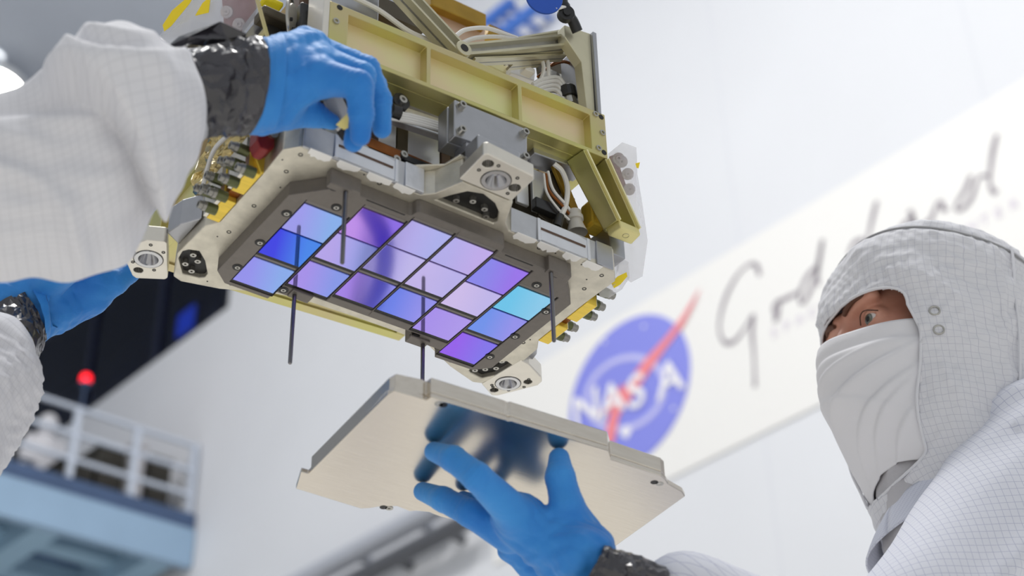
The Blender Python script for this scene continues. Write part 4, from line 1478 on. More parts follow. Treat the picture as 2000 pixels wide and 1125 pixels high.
SUIT = srgb(216, 216, 221)
SLINE = srgb(168, 168, 182)
M_sleeve = cloth_mat('gridded cleanroom cloth', SUIT, srgb(192, 192, 198), .0066, .05, amount=.5)
M_hood = cloth_mat('gridded hood cloth', SUIT, srgb(160, 160, 178), .0074, .032, amount=.48)
M_suit = cloth_mat('gridded suit cloth', srgb(228, 228, 236), srgb(150, 152, 180), .0105, .05, mode='obj', rot=(0.0, 0.0, 0.6), amount=.8)
M_plain = mat('plain white cloth', srgb(216, 216, 221), 0.75, 0, bump=0.25, bscale=60)
M_maskm = mat('white face mask', srgb(222, 221, 225), 0.7, 0, bump=0.15, bscale=80)
M_knit = mat('grey knit cuff', srgb(176, 178, 184), 0.85, 0, bump=0.3, bscale=700)


def glove_mat():
    m = bpy.data.materials.new('blue nitrile')
    t, N, L, b = nt(m)
    b.inputs['Roughness'].default_value = 0.55
    b.inputs['Specular IOR Level'].default_value = 0.3
    b.inputs['Subsurface Weight'].default_value = 0.08
    b.inputs['Subsurface Radius'].default_value = (.002, .004, .01)
    b.inputs['Sheen Weight'].default_value = 0.25
    b.inputs['Sheen Tint'].default_value = (.6, .8, 1, 1)
    tc = N.new('ShaderNodeTexCoord')
    n = N.new('ShaderNodeTexNoise')
    n.inputs['Scale'].default_value = 18
    n.inputs['Detail'].default_value = 3
    L.new(tc.outputs['Object'], n.inputs['Vector'])
    r = N.new('ShaderNodeValToRGB')
    r.color_ramp.elements[0].position = 0.3
    r.color_ramp.elements[1].position = 0.75
    r.color_ramp.elements[0].color = (*srgb(30, 116, 200), 1)
    r.color_ramp.elements[1].color = (*srgb(62, 146, 220), 1)
    L.new(n.outputs[0], r.inputs[0])
    L.new(r.outputs[0], b.inputs['Base Color'])
    w = N.new('ShaderNodeTexNoise')
    w.inputs['Scale'].default_value = 70
    w.inputs['Detail'].default_value = 4
    w.inputs['Distortion'].default_value = 1.2
    L.new(tc.outputs['Object'], w.inputs['Vector'])
    bp = N.new('ShaderNodeBump')
    bp.inputs['Strength'].default_value = 0.32
    bp.inputs['Distance'].default_value = 0.003
    L.new(w.outputs[0], bp.inputs['Height'])
    L.new(bp.outputs[0], b.inputs['Normal'])
    return m


M_glove = glove_mat()
M_tape = mat('black plastic tape', srgb(46, 44, 52), 0.24, 0.0, var=0.4, vscale=40, bump=0.5, bscale=60, spec=0.8, stretch=(1, 1, 1))


def chain(P, pts, rs, k=.003, wr=0.0):
    d = None
    s0 = 0.0
    for i in range(len(pts) - 1):
        c = rcone(P, pts[i], pts[i + 1], rs[i], rs[i + 1])
        d = c if d is None else smin(d, c, k)
    if wr:
        for i in range(1, len(pts) - 1):
            a = np.array(pts[i], float)
            u = np.array(pts[i + 1], float) - np.array(pts[i - 1], float)
            u /= np.linalg.norm(u)
            s = (P - a) @ u
            r = np.linalg.norm(P - a, axis=1)
            d = d - wr * np.sin(s * 2 * PI / .0042) * np.exp(-(r / .014) ** 2)
    return d


def hand_mesh(parent, palm, fingers, extra=(), h=.0016, kp=.010, name='glove', wr=.00035, wrin=.0004, seed=1):
    """palm: list of (a, b, ra, rb); fingers: list of (points, radii)"""
    allp = [np.array(p, float) for f in fingers for p in f[0]] + [np.array(q, float) for pl in palm for q in pl[:2]]
    allp = np.array(allp)
    lo = allp.min(0) - .05
    hi = allp.max(0) + .05

    def f(P):
        d = None
        for a, b, ra, rb in palm:
            c = rcone(P, a, b, ra, rb)
            d = c if d is None else smin(d, c, kp)
        for c, r, R in extra:
            d = smin(d, ellip(P, c, r, R), kp)
        d = d + wob(P, wrin, .030, seed)
        g = None
        for pts, rs in fingers:
            c = chain(P, pts, rs, wr=wr)
            g = c if g is None else smin(g, c, .0012)
        return smin(d, g, .007)
    vs, fs = surface(f, lo, hi, h)
    return np_obj(name, vs, fs, M_glove, parent)


def loft(stations, n=72, rows=90, disp=None, dirn=None, close=False):
    """stations: (top point, bottom point, thickness ratio); returns vertices, quads and uv"""
    tops = spline([s[0] for s in stations], max(2, rows // len(stations)))
    bots = spline([s[1] for s in stations], max(2, rows // len(stations)))
    rat = spline([V(s[2], 0, 0) for s in stations], max(2, rows // len(stations)))
    C_ = [(a + b) / 2 for a, b in zip(tops, bots)]
    vs, uv, nr = [], [], []
    L_ = 0
    for i, (a, b, q) in enumerate(zip(tops, bots, rat)):
        c = C_[i]
        ax = C_[min(i + 1, len(C_) - 1)] - C_[max(i - 1, 0)]
        ax /= np.linalg.norm(ax)
        h = (a - b) / 2
        w = np.cross(ax, h)
        w = w / np.linalg.norm(w) * np.linalg.norm(h) * q[0]
        if i:
            L_ += np.linalg.norm(C_[i] - C_[i - 1])
        R = np.linalg.norm(h)
        for k in range(n + 1):
            t = 2 * PI * k / n
            vs.append(c + h * math.cos(t) + w * math.sin(t))
            uv.append((t * .075, L_))
            nr.append(h / R * math.cos(t) + w / np.linalg.norm(w) * math.sin(t))
    m = len(C_)
    fs = [(i * (n + 1) + k, i * (n + 1) + k + 1, (i + 1) * (n + 1) + k + 1, (i + 1) * (n + 1) + k) for i in range(m - 1) for k in range(n)]
    vs, nr, uv = np.array(vs), np.array(nr), np.array(uv)
    if disp is not None:
        dd = disp(vs, uv, nr)
        dd = dd.reshape(m, n + 1)
        dd[:, -1] = dd[:, 0]
        vs = vs + nr * dd.reshape(-1)[:, None]
    return vs, fs, uv


def seg_dist(P, pl):
    """signed distance to a 2-D polyline (positive on its right-hand side when walking along it)"""
    pl = np.array(pl, float)
    best = np.full(len(P), 1e9)
    sg = np.ones(len(P))
    for a, b in zip(pl[:-1], pl[1:]):
        d = b - a
        t = np.clip(((P - a) @ d) / (d @ d), 0, 1)
        q = P - a - t[:, None] * d
        r = np.hypot(q[:, 0], q[:, 1])
        s = np.sign(d[0] * (P[:, 1] - a[1]) - d[1] * (P[:, 0] - a[0]))
        m = r < best
        best[m] = r[m]
        sg[m] = s[m]
    return best * sg


def pix(P):
    q = P - CC
    z = q @ FWD
    return np.stack([1000 + FPX * (q @ RIGHT) / z, 562.5 + FPX * (q @ DOWN) / z], 1)


def A(x, y, d):
    return atd(x, y, d)


# ------------------------------------------------------------------ person on the left: two arms reach into the picture
pl = thing('person', 'person in white gridded suit reaching in from the left with blue gloves', 'person', V(-.86, .05, ZF))
# upper hand
D1 = 1.30
w1 = A(470, 168, 1.275)
palm1 = [(A(505, 135, 1.27), A(600, 103, 1.31), .0215, .0200), (A(500, 172, 1.265), A(615, 140, 1.29), .0225, .0190), (A(500, 202, 1.27), A(612, 160, 1.275), .0200, .0145),
         (A(510, 150, 1.30), A(610, 110, 1.35), .020, .017), (A(505, 215, 1.275), A(550, 212, 1.28), .0175, .015)]
f_index = ([A(632, 152, 1.275), A(700, 165, 1.262), A(706, 222, 1.262), A(704, 266, 1.268)], [.0150, .0112, .0098, .0080])
f_middle = ([A(630, 125, 1.30), A(706, 148, 1.29), A(704, 225, 1.285), A(690, 278, 1.285)], [.0150, .0112, .0100, .0080])
f_ring = ([A(625, 105, 1.33), A(716, 135, 1.325), A(742, 195, 1.32), A(746, 252, 1.32)], [.0145, .0108, .0095, .0078])
f_little = ([A(610, 100, 1.36), A(690, 120, 1.365), A(735, 165, 1.365), A(745, 210, 1.36)], [.0130, .0095, .0085, .0072])
f_thumb = ([A(508, 222, 1.275), A(566, 222, 1.29), A(614, 224, 1.30), A(648, 238, 1.305)], [.0150, .0120, .0104, .0066])
g1 = hand_mesh(pl, palm1, [f_index, f_middle, f_ring, f_little, f_thumb], seed=3, wr=.0008, wrin=.0009)
# rolled cuff edge
cs = [(A(488, 86, 1.282), A(482, 254, 1.252), .74), (A(496, 82, 1.283), A(491, 256, 1.253), .78), (A(508, 80, 1.285), A(502, 256, 1.256), .78), (A(545, 70, 1.295), A(540, 250, 1.262), .70)]
vs, fs, uv = loft(cs, n=64, rows=24, disp=lambda v, u, n_: .0006 * np.sin(u[:, 1] * 900) - .001 * (u[:, 1] / u[:, 1].max()) ** 2)
np_obj('glove_cuff', vs, fs, M_glove, g1)


def tape_band(par, st, seed, n=40, rows=20, amp=.0020):
    rs = np.random.RandomState(seed)
    vs, fs, uv = loft(st, n=n, rows=rows, disp=lambda v, u, nn: (wob(v, amp, .028, seed, 5) + rs.uniform(-1, 1, len(v)) * amp * .55) * np.clip((u[:, 1].max() - u[:, 1]) / .012, .15, 1))
    vs = vs + rs.uniform(-1, 1, vs.shape) * .0004
    v2 = vs.reshape(-1, n + 1, 3)
    v2[:, -1] = v2[:, 0]
    tri = []
    for q in fs:
        tri += [(q[0], q[1], q[2]), (q[0], q[2], q[3])] if rs.rand() < .5 else [(q[0], q[1], q[3]), (q[1], q[2], q[3])]
    return np_obj('black_tape', v2.reshape(-1, 3), tri, M_tape, par, smooth=False)


tape_band(pl, [(A(368, 106, 1.25), A(402, 264, 1.235), .84), (A(390, 96, 1.255), A(415, 264, 1.235), .86), (A(430, 86, 1.265), A(448, 262, 1.245), .88), (A(468, 78, 1.275), A(480, 262, 1.252), .90), (A(488, 77, 1.28), A(490, 260, 1.255), .92)], 5)
# loose tape flap standing above the wrist
fp = [(330, 92), (352, 72), (432, 42), (482, 66), (474, 84), (430, 86), (392, 90), (350, 100)]
rgp = random.Random(2)
fv = [A(x, y, 1.275 + rgp.uniform(-.012, .012)) for x, y in fp]
cc = sum(fv) / len(fv) - FWD * .008
fv2 = [(p + cc) / 2 + V(rgp.uniform(-1, 1), rgp.uniform(-1, 1), rgp.uniform(-1, 1)) * .004 for p in fv]
n_ = len(fv)
fl_ = MB().add(fv + fv2 + [cc], [(i, (i + 1) % n_, n_ + (i + 1) % n_, n_ + i) for i in range(n_)] + [(n_ + i, n_ + (i + 1) % n_, 2 * n_) for i in range(n_)]).build('tape_flap', M_tape, pl)
sm_ = fl_.modifiers.new('thickness', 'SOLIDIFY')
sm_.thickness = .0012
# knit cuff and sleeve
vs, fs, uv = loft([(A(318, 100, 1.245), A(370, 300, 1.23), .75), (A(345, 100, 1.248), A(392, 278, 1.235), .78), (A(372, 104, 1.25), A(406, 264, 1.237), .80), (A(384, 110, 1.25), A(412, 258, 1.238), .76)], n=64, rows=14)
np_obj('knit_cuff', vs, fs, M_knit, pl)
D = 1.20
st = [(A(342, 130, 1.245), A(378, 248, 1.235), .70), (A(316, 106, 1.235), A(372, 284, 1.225), .72), (A(278, 86, 1.225), A(356, 338, 1.205), .74), (A(240, 68, 1.215), A(330, 392, 1.19), .76), (A(198, 56, 1.205), A(292, 452, 1.175), .78),
      (A(155, 86, 1.20), A(245, 504, 1.16), .80), (A(92, 138, 1.19), A(165, 530, 1.15), .78), (A(20, 170, 1.18), A(60, 546, 1.14), .76), (A(-70, 192, 1.17), A(-50, 560, 1.13), .75), (A(-220, 190, 1.15), A(-220, 590, 1.12), .75),
      (A(-420, 180, 1.13), A(-430, 600, 1.10), .75)]
FOLD1 = [(60, 128), (150, 140), (215, 190), (262, 265), (300, 370), (325, 480)]
FOLD2 = [(140, 95), (200, 118), (290, 118), (360, 108)]
FOLD3 = [(-60, 300), (40, 330), (130, 400), (170, 540)]
FOLD4 = [(150, 50), (180, 70), (240, 78), (300, 74)]


def sleeve_disp(v, u, n_):
    P = pix(v)
    fr_ = np.clip((-(n_ @ FWD)) * 2.0 + .2, 0, 1)          # folds of the side towards the photographer
    d1 = seg_dist(P, FOLD1)
    o = np.where(d1 < 0, .016 * np.exp(d1 / 220), -.026 * np.exp(-d1 / 90)) * np.tanh(np.abs(d1) / 5) * fr_
    d2 = seg_dist(P, FOLD2)
    o += .013 * (np.tanh(d2 / 5) * .5 + .5) * np.exp(-np.abs(d2) / 70) * fr_
    d3 = seg_dist(P, FOLD3)
    o += .010 * np.exp(-(d3 / 24) ** 2) * fr_
    d4 = seg_dist(P, FOLD4)
    o += .005 * np.exp(-(d4 / 14) ** 2) * fr_
    o += wob(v, .0042, .10, 21, 5, False) + wob(v, .0014, .04, 22, 5, False)
    o -= .006 * fr_ * (P[:, 0] > -500)
    L_ = u[:, 1]
    return o * np.clip(L_ / .03, 0, 1)


vs, fs, uv = loft(st, n=140, rows=200, disp=sleeve_disp)
np_obj('sleeve', vs, fs, M_sleeve, pl, uv=uv)
# small white connector with a yellow tag between the fingers
con = thing('connector_plug', 'small pale connector with yellow tag pinched between blue gloved fingers', 'connector', A(668, 240, 1.30))
MB().bar(A(648, 190, 1.315), A(676, 250, 1.315), .012, .012).build('plug_body', mat('pale plug', srgb(214, 208, 196), 0.4), con, bevel=0.0015)
MB().add([A(656, 244, 1.272), A(682, 218, 1.272), A(680, 250, 1.272), A(672, 254, 1.272)] + [A(656, 244, 1.275), A(682, 218, 1.275), A(680, 250, 1.275), A(672, 254, 1.275)], [(0, 1, 2, 3), (7, 6, 5, 4), (0, 4, 5, 1), (1, 5, 6, 2), (2, 6, 7, 3), (3, 7, 4, 0)]).build('yellow_tag', mat('pale yellow tag', srgb(232, 214, 130), 0.5), con)
MB().bar(A(668, 252, 1.30), A(680, 268, 1.30), .006, .01).build('pin_header', M_blk, con)

# lower hand behind the left foot
palm2 = [(A(20, 590, 1.50), A(170, 545, 1.52), .030, .026), (A(60, 610, 1.50), A(175, 580, 1.52), .028, .018), (A(30, 560, 1.53), A(170, 530, 1.55), .026, .022), (A(110, 610, 1.50), A(120, 560, 1.52), .016, .02)]
fg2 = [([A(175, 575, 1.515), A(225, 552, 1.52), A(252, 532, 1.53), A(262, 508, 1.54)], [.0150, .0115, .0100, .0085]),
       ([A(175, 552, 1.53), A(228, 532, 1.545), A(255, 512, 1.56), A(262, 490, 1.57)], [.0145, .0112, .0100, .0085]),
       ([A(170, 535, 1.55), A(220, 512, 1.57), A(250, 490, 1.585), A(260, 470, 1.59)], [.0140, .0108, .0095, .0080]),
       ([A(160, 520, 1.565), A(205, 495, 1.59), A(235, 475, 1.60), A(248, 455, 1.605)], [.0120, .0095, .0085, .0072]),
       ([A(80, 560, 1.49), A(140, 520, 1.46), A(195, 495, 1.45), A(230, 480, 1.46)], [.0170, .0130, .0110, .0085])]
g2 = hand_mesh(pl, palm2, fg2, seed=9, wrin=.0009)
vs, fs, uv = loft([(A(128, 545, 1.50), A(105, 640, 1.48), .8), (A(80, 545, 1.50), A(98, 658, 1.48), .75), (A(40, 560, 1.49), A(85, 668, 1.47), .75)], n=56, rows=14, disp=lambda v, u, nn: wob(v, .001, .03, 31))
np_obj('glove_cuff', vs, fs, M_glove, g2)
tape_band(pl, [(A(40, 572, 1.49), A(92, 662, 1.47), .8), (A(5, 590, 1.48), A(80, 690, 1.46), .82), (A(-25, 620, 1.46), A(66, 716, 1.44), .85), (A(-50, 650, 1.45), A(40, 720, 1.43), .85)], 15, amp=.0018)
vs, fs, uv = loft([(A(-45, 645, 1.45), A(45, 712, 1.43), .85), (A(-70, 655, 1.44), A(84, 735, 1.42), .9), (A(-120, 690, 1.42), A(72, 800, 1.40), .9), (A(-170, 740, 1.39), A(20, 880, 1.37), .9), (A(-260, 800, 1.34), A(-60, 980, 1.32), .9), (A(-420, 860, 1.28), A(-230, 1060, 1.26), .9)],
                  n=96, rows=90, disp=lambda v, u, nn: (wob(v, .004, .09, 41, 5, False) + wob(v, .0015, .03, 42, 5)) * np.clip(u[:, 1] / .02, 0, 1))
np_obj('sleeve', vs, fs, M_sleeve, pl, uv=uv)
# ------------------------------------------------------------------ person on the right: hooded head, suit and the hand under the cover
HF = V(-.954, .301, 0.03)
HF /= np.linalg.norm(HF)
HL = np.cross(V(0, 0, 1), HF)
HL /= np.linalg.norm(HL)
HU = np.cross(HF, HL)
HC_ = atd(1806, 676, 1.76)
HS = 1.0


def hd(f, l, u):
    return HC_ + HS * (HF * f + HL * l + HU * u)


pr_ = thing('person', 'person in white hooded cleanroom suit and face mask holding the cover plate', 'person', V(.72, -.04, ZF))

# hand under the cover, finger tips touching it
def hz(x, y, dz):
    return atz(x, y, ZC - dz)


palm3 = [(hz(1010, 1010, .056), hz(1120, 1105, .090), .0205, .0220), (hz(1040, 1035, .060), hz(1130, 1090, .094), .0200, .0225), (hz(1085, 1040, .058), hz(1150, 1080, .092), .0195, .0205), (hz(1015, 1060, .052), hz(1110, 1140, .085), .0195, .0210),
         (hz(1108, 1030, .052), hz(1155, 1066, .080), .0160, .0170), (hz(1110, 1105, .090), hz(1160, 1132, .105), .0215, .0215)]
fg3 = [([hz(1005, 1003, .060), hz(932, 932, .046), hz(885, 896, .024), hz(848, 882, .0088)], [.0155, .0118, .0105, .0082]),
       ([hz(995, 1045, .058), hz(918, 1002, .046), hz(865, 975, .026), hz(826, 960, .0088)], [.0155, .0116, .0104, .0082]),
       ([hz(1030, 1050, .040), hz(965, 1008, .034), hz(925, 985, .018), hz(905, 975, .0080)], [.0130, .0090, .0084, .0072]),
       ([hz(1050, 1060, .036), hz(1000, 1022, .030), hz(970, 1000, .016), hz(955, 990, .0070)], [.0115, .0080, .0074, .0064]),
       ([hz(1138, 1055, .066), hz(1108, 990, .052), hz(1094, 932, .028), hz(1092, 895, .0092)], [.0185, .0140, .0122, .0088])]
g3 = hand_mesh(pr_, palm3, fg3, seed=17, wr=.0006, wrin=.0009)
W3 = hz(1215, 1125, .092)
tape_band(pr_, [(A(1180, 1066, 1.275), A(1112, 1176, 1.275), .85), (A(1206, 1070, 1.275), A(1142, 1190, 1.275), .85), (A(1245, 1084, 1.28), A(1190, 1205, 1.28), .85), (A(1300, 1106, 1.29), A(1260, 1220, 1.29), .85)], 25, amp=.0013)

# suit body: torso, both sleeves and trousers as one continuous surface
SL, SR = V(.655, -.195, -.065), V(.80, .13, -.15)
EL, WL = V(.385, -.165, -.355), A(1345, 1195, 1.31)
ER_, WR = V(.66, .26, -.40), V(.44, .20, -.50)


def body(P):
    d = ellip(P, (.735, -.04, -.36), (.15, .19, .30), np.array([[.954, -.301, 0], [.301, .954, 0], [0, 0, 1]]).T)
    d = smin(d, rcone(P, SL, SR, .078, .078), .06)
    d = smin(d, rcone(P, V(.70, -.06, -.10), V(.69, -.06, -.02), .085, .062), .05)
    d = smin(d, ellip(P, (.745, -.03, -.72), (.15, .18, .16)), .08)
    for a, b, ra, rb in ((SL, EL, .078, .058), (EL, WL, .056, .046), (SR, ER_, .075, .056), (ER_, WR, .055, .042)):
        d = smin(d, rcone(P, a, b, ra, rb), .03)
    for s in (-1, 1):
        hx = V(.745, -.03, -.80) + s * V(.03, .095, 0)
        d = smin(d, rcone(P, hx, hx + V(-.02, 0, -.30), .095, .075), .04)
        d = smin(d, rcone(P, hx + V(-.02, 0, -.30), hx + V(0, 0, -.62), .072, .058), .03)
        d = smin(d, rcone(P, hx + V(.03, 0, -.66), hx + V(-.12, .03, -.67), .036, .030), .03)
    d = d + wob(P, .0035, .16, 51, 5, False)
    # gathered folds running from the shoulder towards the elbow
    u = (EL - SL) / np.linalg.norm(EL - SL)
    w = np.cross(u, FWD)
    w /= np.linalg.norm(w)
    q = P - SL
    t = q @ u
    s = q @ w + .15 * t
    d = d - .0045 * (1 - 2 * np.abs(np.sin(s * 2 * PI / .055 + .6 * np.sin(t * 20)))) * np.exp(-((t - .02) / .10) ** 2)
    ridge = q @ w - .012 + .05 * t
    d = d - .010 * np.exp(-(ridge / .014) ** 2) * np.exp(-((t - .22) / .14) ** 2)
    return d


vs, fs = surface(body, (.10, -.36, -1.50), (.98, .40, .06), .0085)
ca, sa = math.cos(.62), math.sin(.62)
ga, gb = RIGHT * ca + DOWN * sa, -RIGHT * sa + DOWN * ca
ua = (EL - SL) / np.linalg.norm(EL - SL)
wa = -FWD + ua * (FWD @ ua)
wa /= np.linalg.norm(wa)
wb = np.cross(ua, wa)
qa = vs - SL
ta, th = qa @ ua, np.arctan2(qa @ wb, qa @ wa) * .075
np_obj('suit', vs, fs, cloth_mat('gridded suit fabric', srgb(216, 218, 228), srgb(146, 150, 182), .0080, .036, amount=.55), pr_, uv=np.stack([(ta + th) * .7071, (ta - th) * .7071], 1))
# cuff of the sleeve by the tape
vs, fs, uv = loft([(A(1276, 1128, 1.31), A(1250, 1225, 1.31), .80), (A(1330, 1118, 1.31), A(1305, 1250, 1.31), .80), (A(1400, 1140, 1.32), A(1380, 1270, 1.32), .80)], n=64, rows=30, disp=lambda v, u, nn: wob(v, .003, .05, 61, 4, False))
np_obj('sleeve_cuff', vs, fs, M_sleeve, pr_, uv=uv)

# head: skin seen through the hood opening
M_skin = mat('skin', srgb(214, 160, 138), 0.5, 0, col2=srgb(198, 138, 118), vscale=30, bump=0.12, bscale=300)
M_skin.node_tree.nodes['Principled BSDF'].inputs['Subsurface Weight'].default_value = 0.1
M_skin.node_tree.nodes['Principled BSDF'].inputs['Subsurface Radius'].default_value = (.01, .004, .002)
RH = np.stack([HF, HL, HU], 1)


def head(P):
    Q = (P - HC_) @ RH / HS

    def e(c, r):
        return ellip(Q, c, r)
    d = e((-.005, 0, .03), (.092, .074, .095))
    d = smin(d, e((.035, 0, -.05), (.058, .058, .075)), .03)
    d = smin(d, e((.055, .034, -.030), (.030, .028, .028)), .02)
    d = smin(d, e((.055, -.034, -.030), (.030, .028, .028)), .02)
    d = smin(d, rcone(Q, V(.085, .045, .020), V(.092, .012, .018), .008, .009), .014)
    d = smin(d, rcone(Q, V(.085, -.045, .020), V(.092, -.012, .018), .008, .009), .014)
    for s in (-1, 1):
        d = -smin(-d, e((.098, .033 * s, -.004), (.018, .020, .013)), .008)
    d = smin(d, rcone(Q, V(.088, 0, .010), V(.109, 0, -.038), .0075, .0112), .009)
    d = smin(d, rcone(Q, V(.088, .012, -.040), V(.088, -.012, -.040), .010, .010), .01)
    d = smin(d, rcone(Q, V(-.02, 0, -.07), V(-.035, 0, -.15), .050, .045), .03)
    # eyelids
    for s in (-1, 1):
        b = e((.074, .032 * s, -.003), (.0150, .0165, .0150))
        slit = e((.090, .032 * s, -.004), (.012, .0150, .0052))
        b = np.maximum(b, -slit)
        d = smin(d, b, .003)
    return d


corners = np.array([hd(a, b, c) for a in (-.11, .14) for b in (-.095, .095) for c in (-.20, .14)])
vs, fs = surface(head, corners.min(0), corners.max(0), .0026)
skin = np_obj('head', vs, fs, M_skin, pr_)
M_eye = mat('eye white', srgb(214, 208, 206), 0.15, 0, coat=0.6)
M_iris = mat('grey iris', srgb(92, 96, 88), 0.2, 0, coat=0.8)
M_brow = mat('brown brow hair', srgb(92, 58, 42), 0.7)
GZ = (HF * .90 + HL * .12 - HU * .10)
GZ /= np.linalg.norm(GZ)
for s in (-1, 1):
    c = hd(.0745, .032 * s, -.0035)
    ey = MB().lathe(c - GZ * .0125, GZ, [(0.0, .0001)] + [(.0125 - .0125 * math.cos(a), .0125 * math.sin(a)) for a in np.linspace(.1, PI - .05, 14)] + [(.025, .0001)], 24).build('eyeball', M_eye, skin, smooth=True)
    MB().lathe(c + GZ * .0113, GZ, [(0, .0062), (.0008, .0056), (.0014, .0030)], 20).build('iris', M_iris, ey, smooth=True)
    MB().lathe(c + GZ * .0124, GZ, [(0, .0030), (.0006, .0024), (.0008, .0001)], 16).build('pupil', M_blk, ey, smooth=True)
    # brow as a tapering tuft following the brow ridge
    bp_ = [hd(.1010, .011 * s, .0110), hd(.1012, .020 * s, .0150), hd(.0985, .032 * s, .0185), hd(.090, .046 * s, .0190)]
    c_ = spline(bp_, 6)
    MB().tube(c_, [.0022 + .0010 * math.sin(PI * min(1, i / (len(c_) - 1) * 1.2)) if i < len(c_) - 3 else .0016 for i in range(len(c_))], 8).build('eyebrow', M_brow, skin, smooth=True)
    lid = spline([hd(.0868, .0180 * s, -.0030), hd(.0905, .0260 * s, .0035), hd(.0895, .0350 * s, .0045), hd(.0815, .0470 * s, -.0015)], 5)
    MB().tube(lid, .0006, 6).build('lash_line', mat('dark lash', srgb(60, 38, 30), 0.6), skin, smooth=True)

# hood: rings around the head, open at the face
HU_T = [(.130, .004, .010, .004, -.025), (.127, .040, .060, .040, -.023), (.115, .080, .096, .074, -.018), (.090, .102, .122, .091, -.010), (.055, .109, .129, .0968, -.004), (.020, .1060, .130, .0985, 0), (-.030, .1000, .128, .0990, 0),
        (-.080, .094, .120, .0970, 0), (-.125, .094, .110, .0940, 0), (-.165, .082, .104, .0900, -.002), (-.205, .068, .108, .0940, -.004), (-.250, .062, .118, .105, -.010)]
NA, NU = 260, 120
tab = spline([V(*r[:3]) for r in HU_T], 22)
tab2 = spline([V(r[3], r[4], 0) for r in HU_T], 22)


def hood_ring(i, a, grow=0.0):
    u_, F_, B_ = tab[i]
    W_, C0 = tab2[i][:2]
    ca_, sa_ = math.cos(a), math.sin(a)
    ex = .86
    cx = math.copysign(abs(ca_) ** ex, ca_)
    sx = math.copysign(abs(sa_) ** ex, sa_)
    return hd(C0 + (F_ + grow) * cx if ca_ > 0 else C0 + (B_ + grow) * cx, (W_ + grow) * sx, u_)


def open_half(u):
    """half angle of the face opening at height u (None = closed)"""
    if u > .0185 or u < -.188:
        return None
    if u > -.012:
        return math.radians(52) * (max(0, 1 - ((u + .012) / .0305) ** 4)) ** .5 + .01
    if u > -.172:
        return math.radians(52 + 4 * min(1, (-.012 - u) / .03) - 18 * max(0, (-.05 - u) / .14))
    return math.radians(40) * math.sqrt(max(0, 1 - ((-.172 - u) / .016) ** 2))


vs, uv, nrm = [], [], []
R_ = len(tab)
for i in range(R_):
    for k in range(NA + 1):
        a = 2 * PI * k / NA - PI
        p = hood_ring(i, a)
        vs.append(p)
        uv.append((a * .098, tab[i][0]))
vs = np.array(vs)
cen = np.array([HC_ + HU * tab[i][0] for i in range(R_) for k in range(NA + 1)])
nr = vs - cen
nr /= np.linalg.norm(nr, axis=1)[:, None] + 1e-9
Q = (vs - HC_) @ RH
ang = np.arctan2(Q[:, 1], Q[:, 0])
dsp = wob(vs, .0022, .08, 71, 5, False) + wob(vs, .0010, .035, 72, 5)
# seam around the crown and the seam behind the snaps
sm1 = np.exp(-((Q[:, 2] - .088 - .012 * np.cos(ang)) / .004) ** 2)
sm2 = np.exp(-((np.abs(ang) - 1.95 - .9 * (Q[:, 2] - .02)) / .035) ** 2) * (Q[:, 2] < .09)
dsp += -.003 * sm1 + .0028 * sm2
# gathered puckers along the brow edge
dsp += .0012 * np.sin(ang * 60) * np.exp(-((Q[:, 2] - .030) / .012) ** 2) * (np.abs(ang) < 1.3)
dsp = dsp.reshape(R_, NA + 1)
dsp[:, -1] = dsp[:, 0]
vs = vs + nr * dsp.reshape(-1)[:, None]
fs = []
for i in range(R_ - 1):
    um = (tab[i][0] + tab[i + 1][0]) / 2
    oh = open_half(um)
    for k in range(NA):
        a = 2 * PI * (k + .5) / NA - PI
        if oh is not None and abs(a) < oh:
            continue
        fs.append((i * (NA + 1) + k, i * (NA + 1) + k + 1, (i + 1) * (NA + 1) + k + 1, (i + 1) * (NA + 1) + k))
hood = np_obj('hood', vs, fs, M_hood, pr_, uv=uv)
sm_ = hood.modifiers.new('thickness', 'SOLIDIFY')
sm_.thickness = .0012
sm_.offset = -1
us = [t[0] for t in tab]


def at_u(u, a, grow):
    i = min(range(R_), key=lambda j: abs(us[j] - u))
    j = min(max(i + (1 if us[i] > u else -1), 0), R_ - 1)
    t = 0 if us[j] == us[i] else (u - us[i]) / (us[j] - us[i])
    return hood_ring(i, a, grow) * (1 - t) + hood_ring(j, a, grow) * t


# hem following the opening
hem = []
uu = np.concatenate([np.linspace(-.1878, .010, 60), np.linspace(.0115, .0184, 14)])
left = [(u, open_half(u)) for u in uu]
path = [at_u(u, o, .0008) for u, o in left] + [at_u(u, -o, .0008) for u, o in reversed(left)]
path.append(path[0])
MB().tube(path, .0016, 8).build('hood_hem', M_plain, hood, smooth=True)
# crown seam cord and side seam
for sgn in (1, -1):
    sd = [at_u(u, sgn * (1.95 + .9 * (u - .02)), .0032) for u in np.linspace(.088, -.17, 40)]
    MB().tube(sd, .0016, 6).build('side_seam', M_plain, hood, smooth=True)
cr_ = [at_u(.088 + .012 * math.cos(a), a, .0005) for a in np.linspace(-PI, PI, 80)]
MB().tube(cr_, .0013, 6).build('crown_seam', mat('grey seam thread', srgb(150, 150, 152), 0.7), hood, smooth=True)
# two snap rings on the side of the hood
for (u, a) in ((-.026, 1.17), (-.049, 1.17)):
    p = at_u(u, a, .0030)
    n_ = p - (HC_ + HU * u)
    n_ /= np.linalg.norm(n_)
    x_ = np.cross(n_, HU)
    rg_ = [p + .0052 * (x_ * math.cos(t) + np.cross(n_, x_) * math.sin(t)) for t in np.linspace(0, 2 * PI, 25)]
    MB().tube(rg_, .0010, 8).build('snap_ring', M_scr, hood, smooth=True)

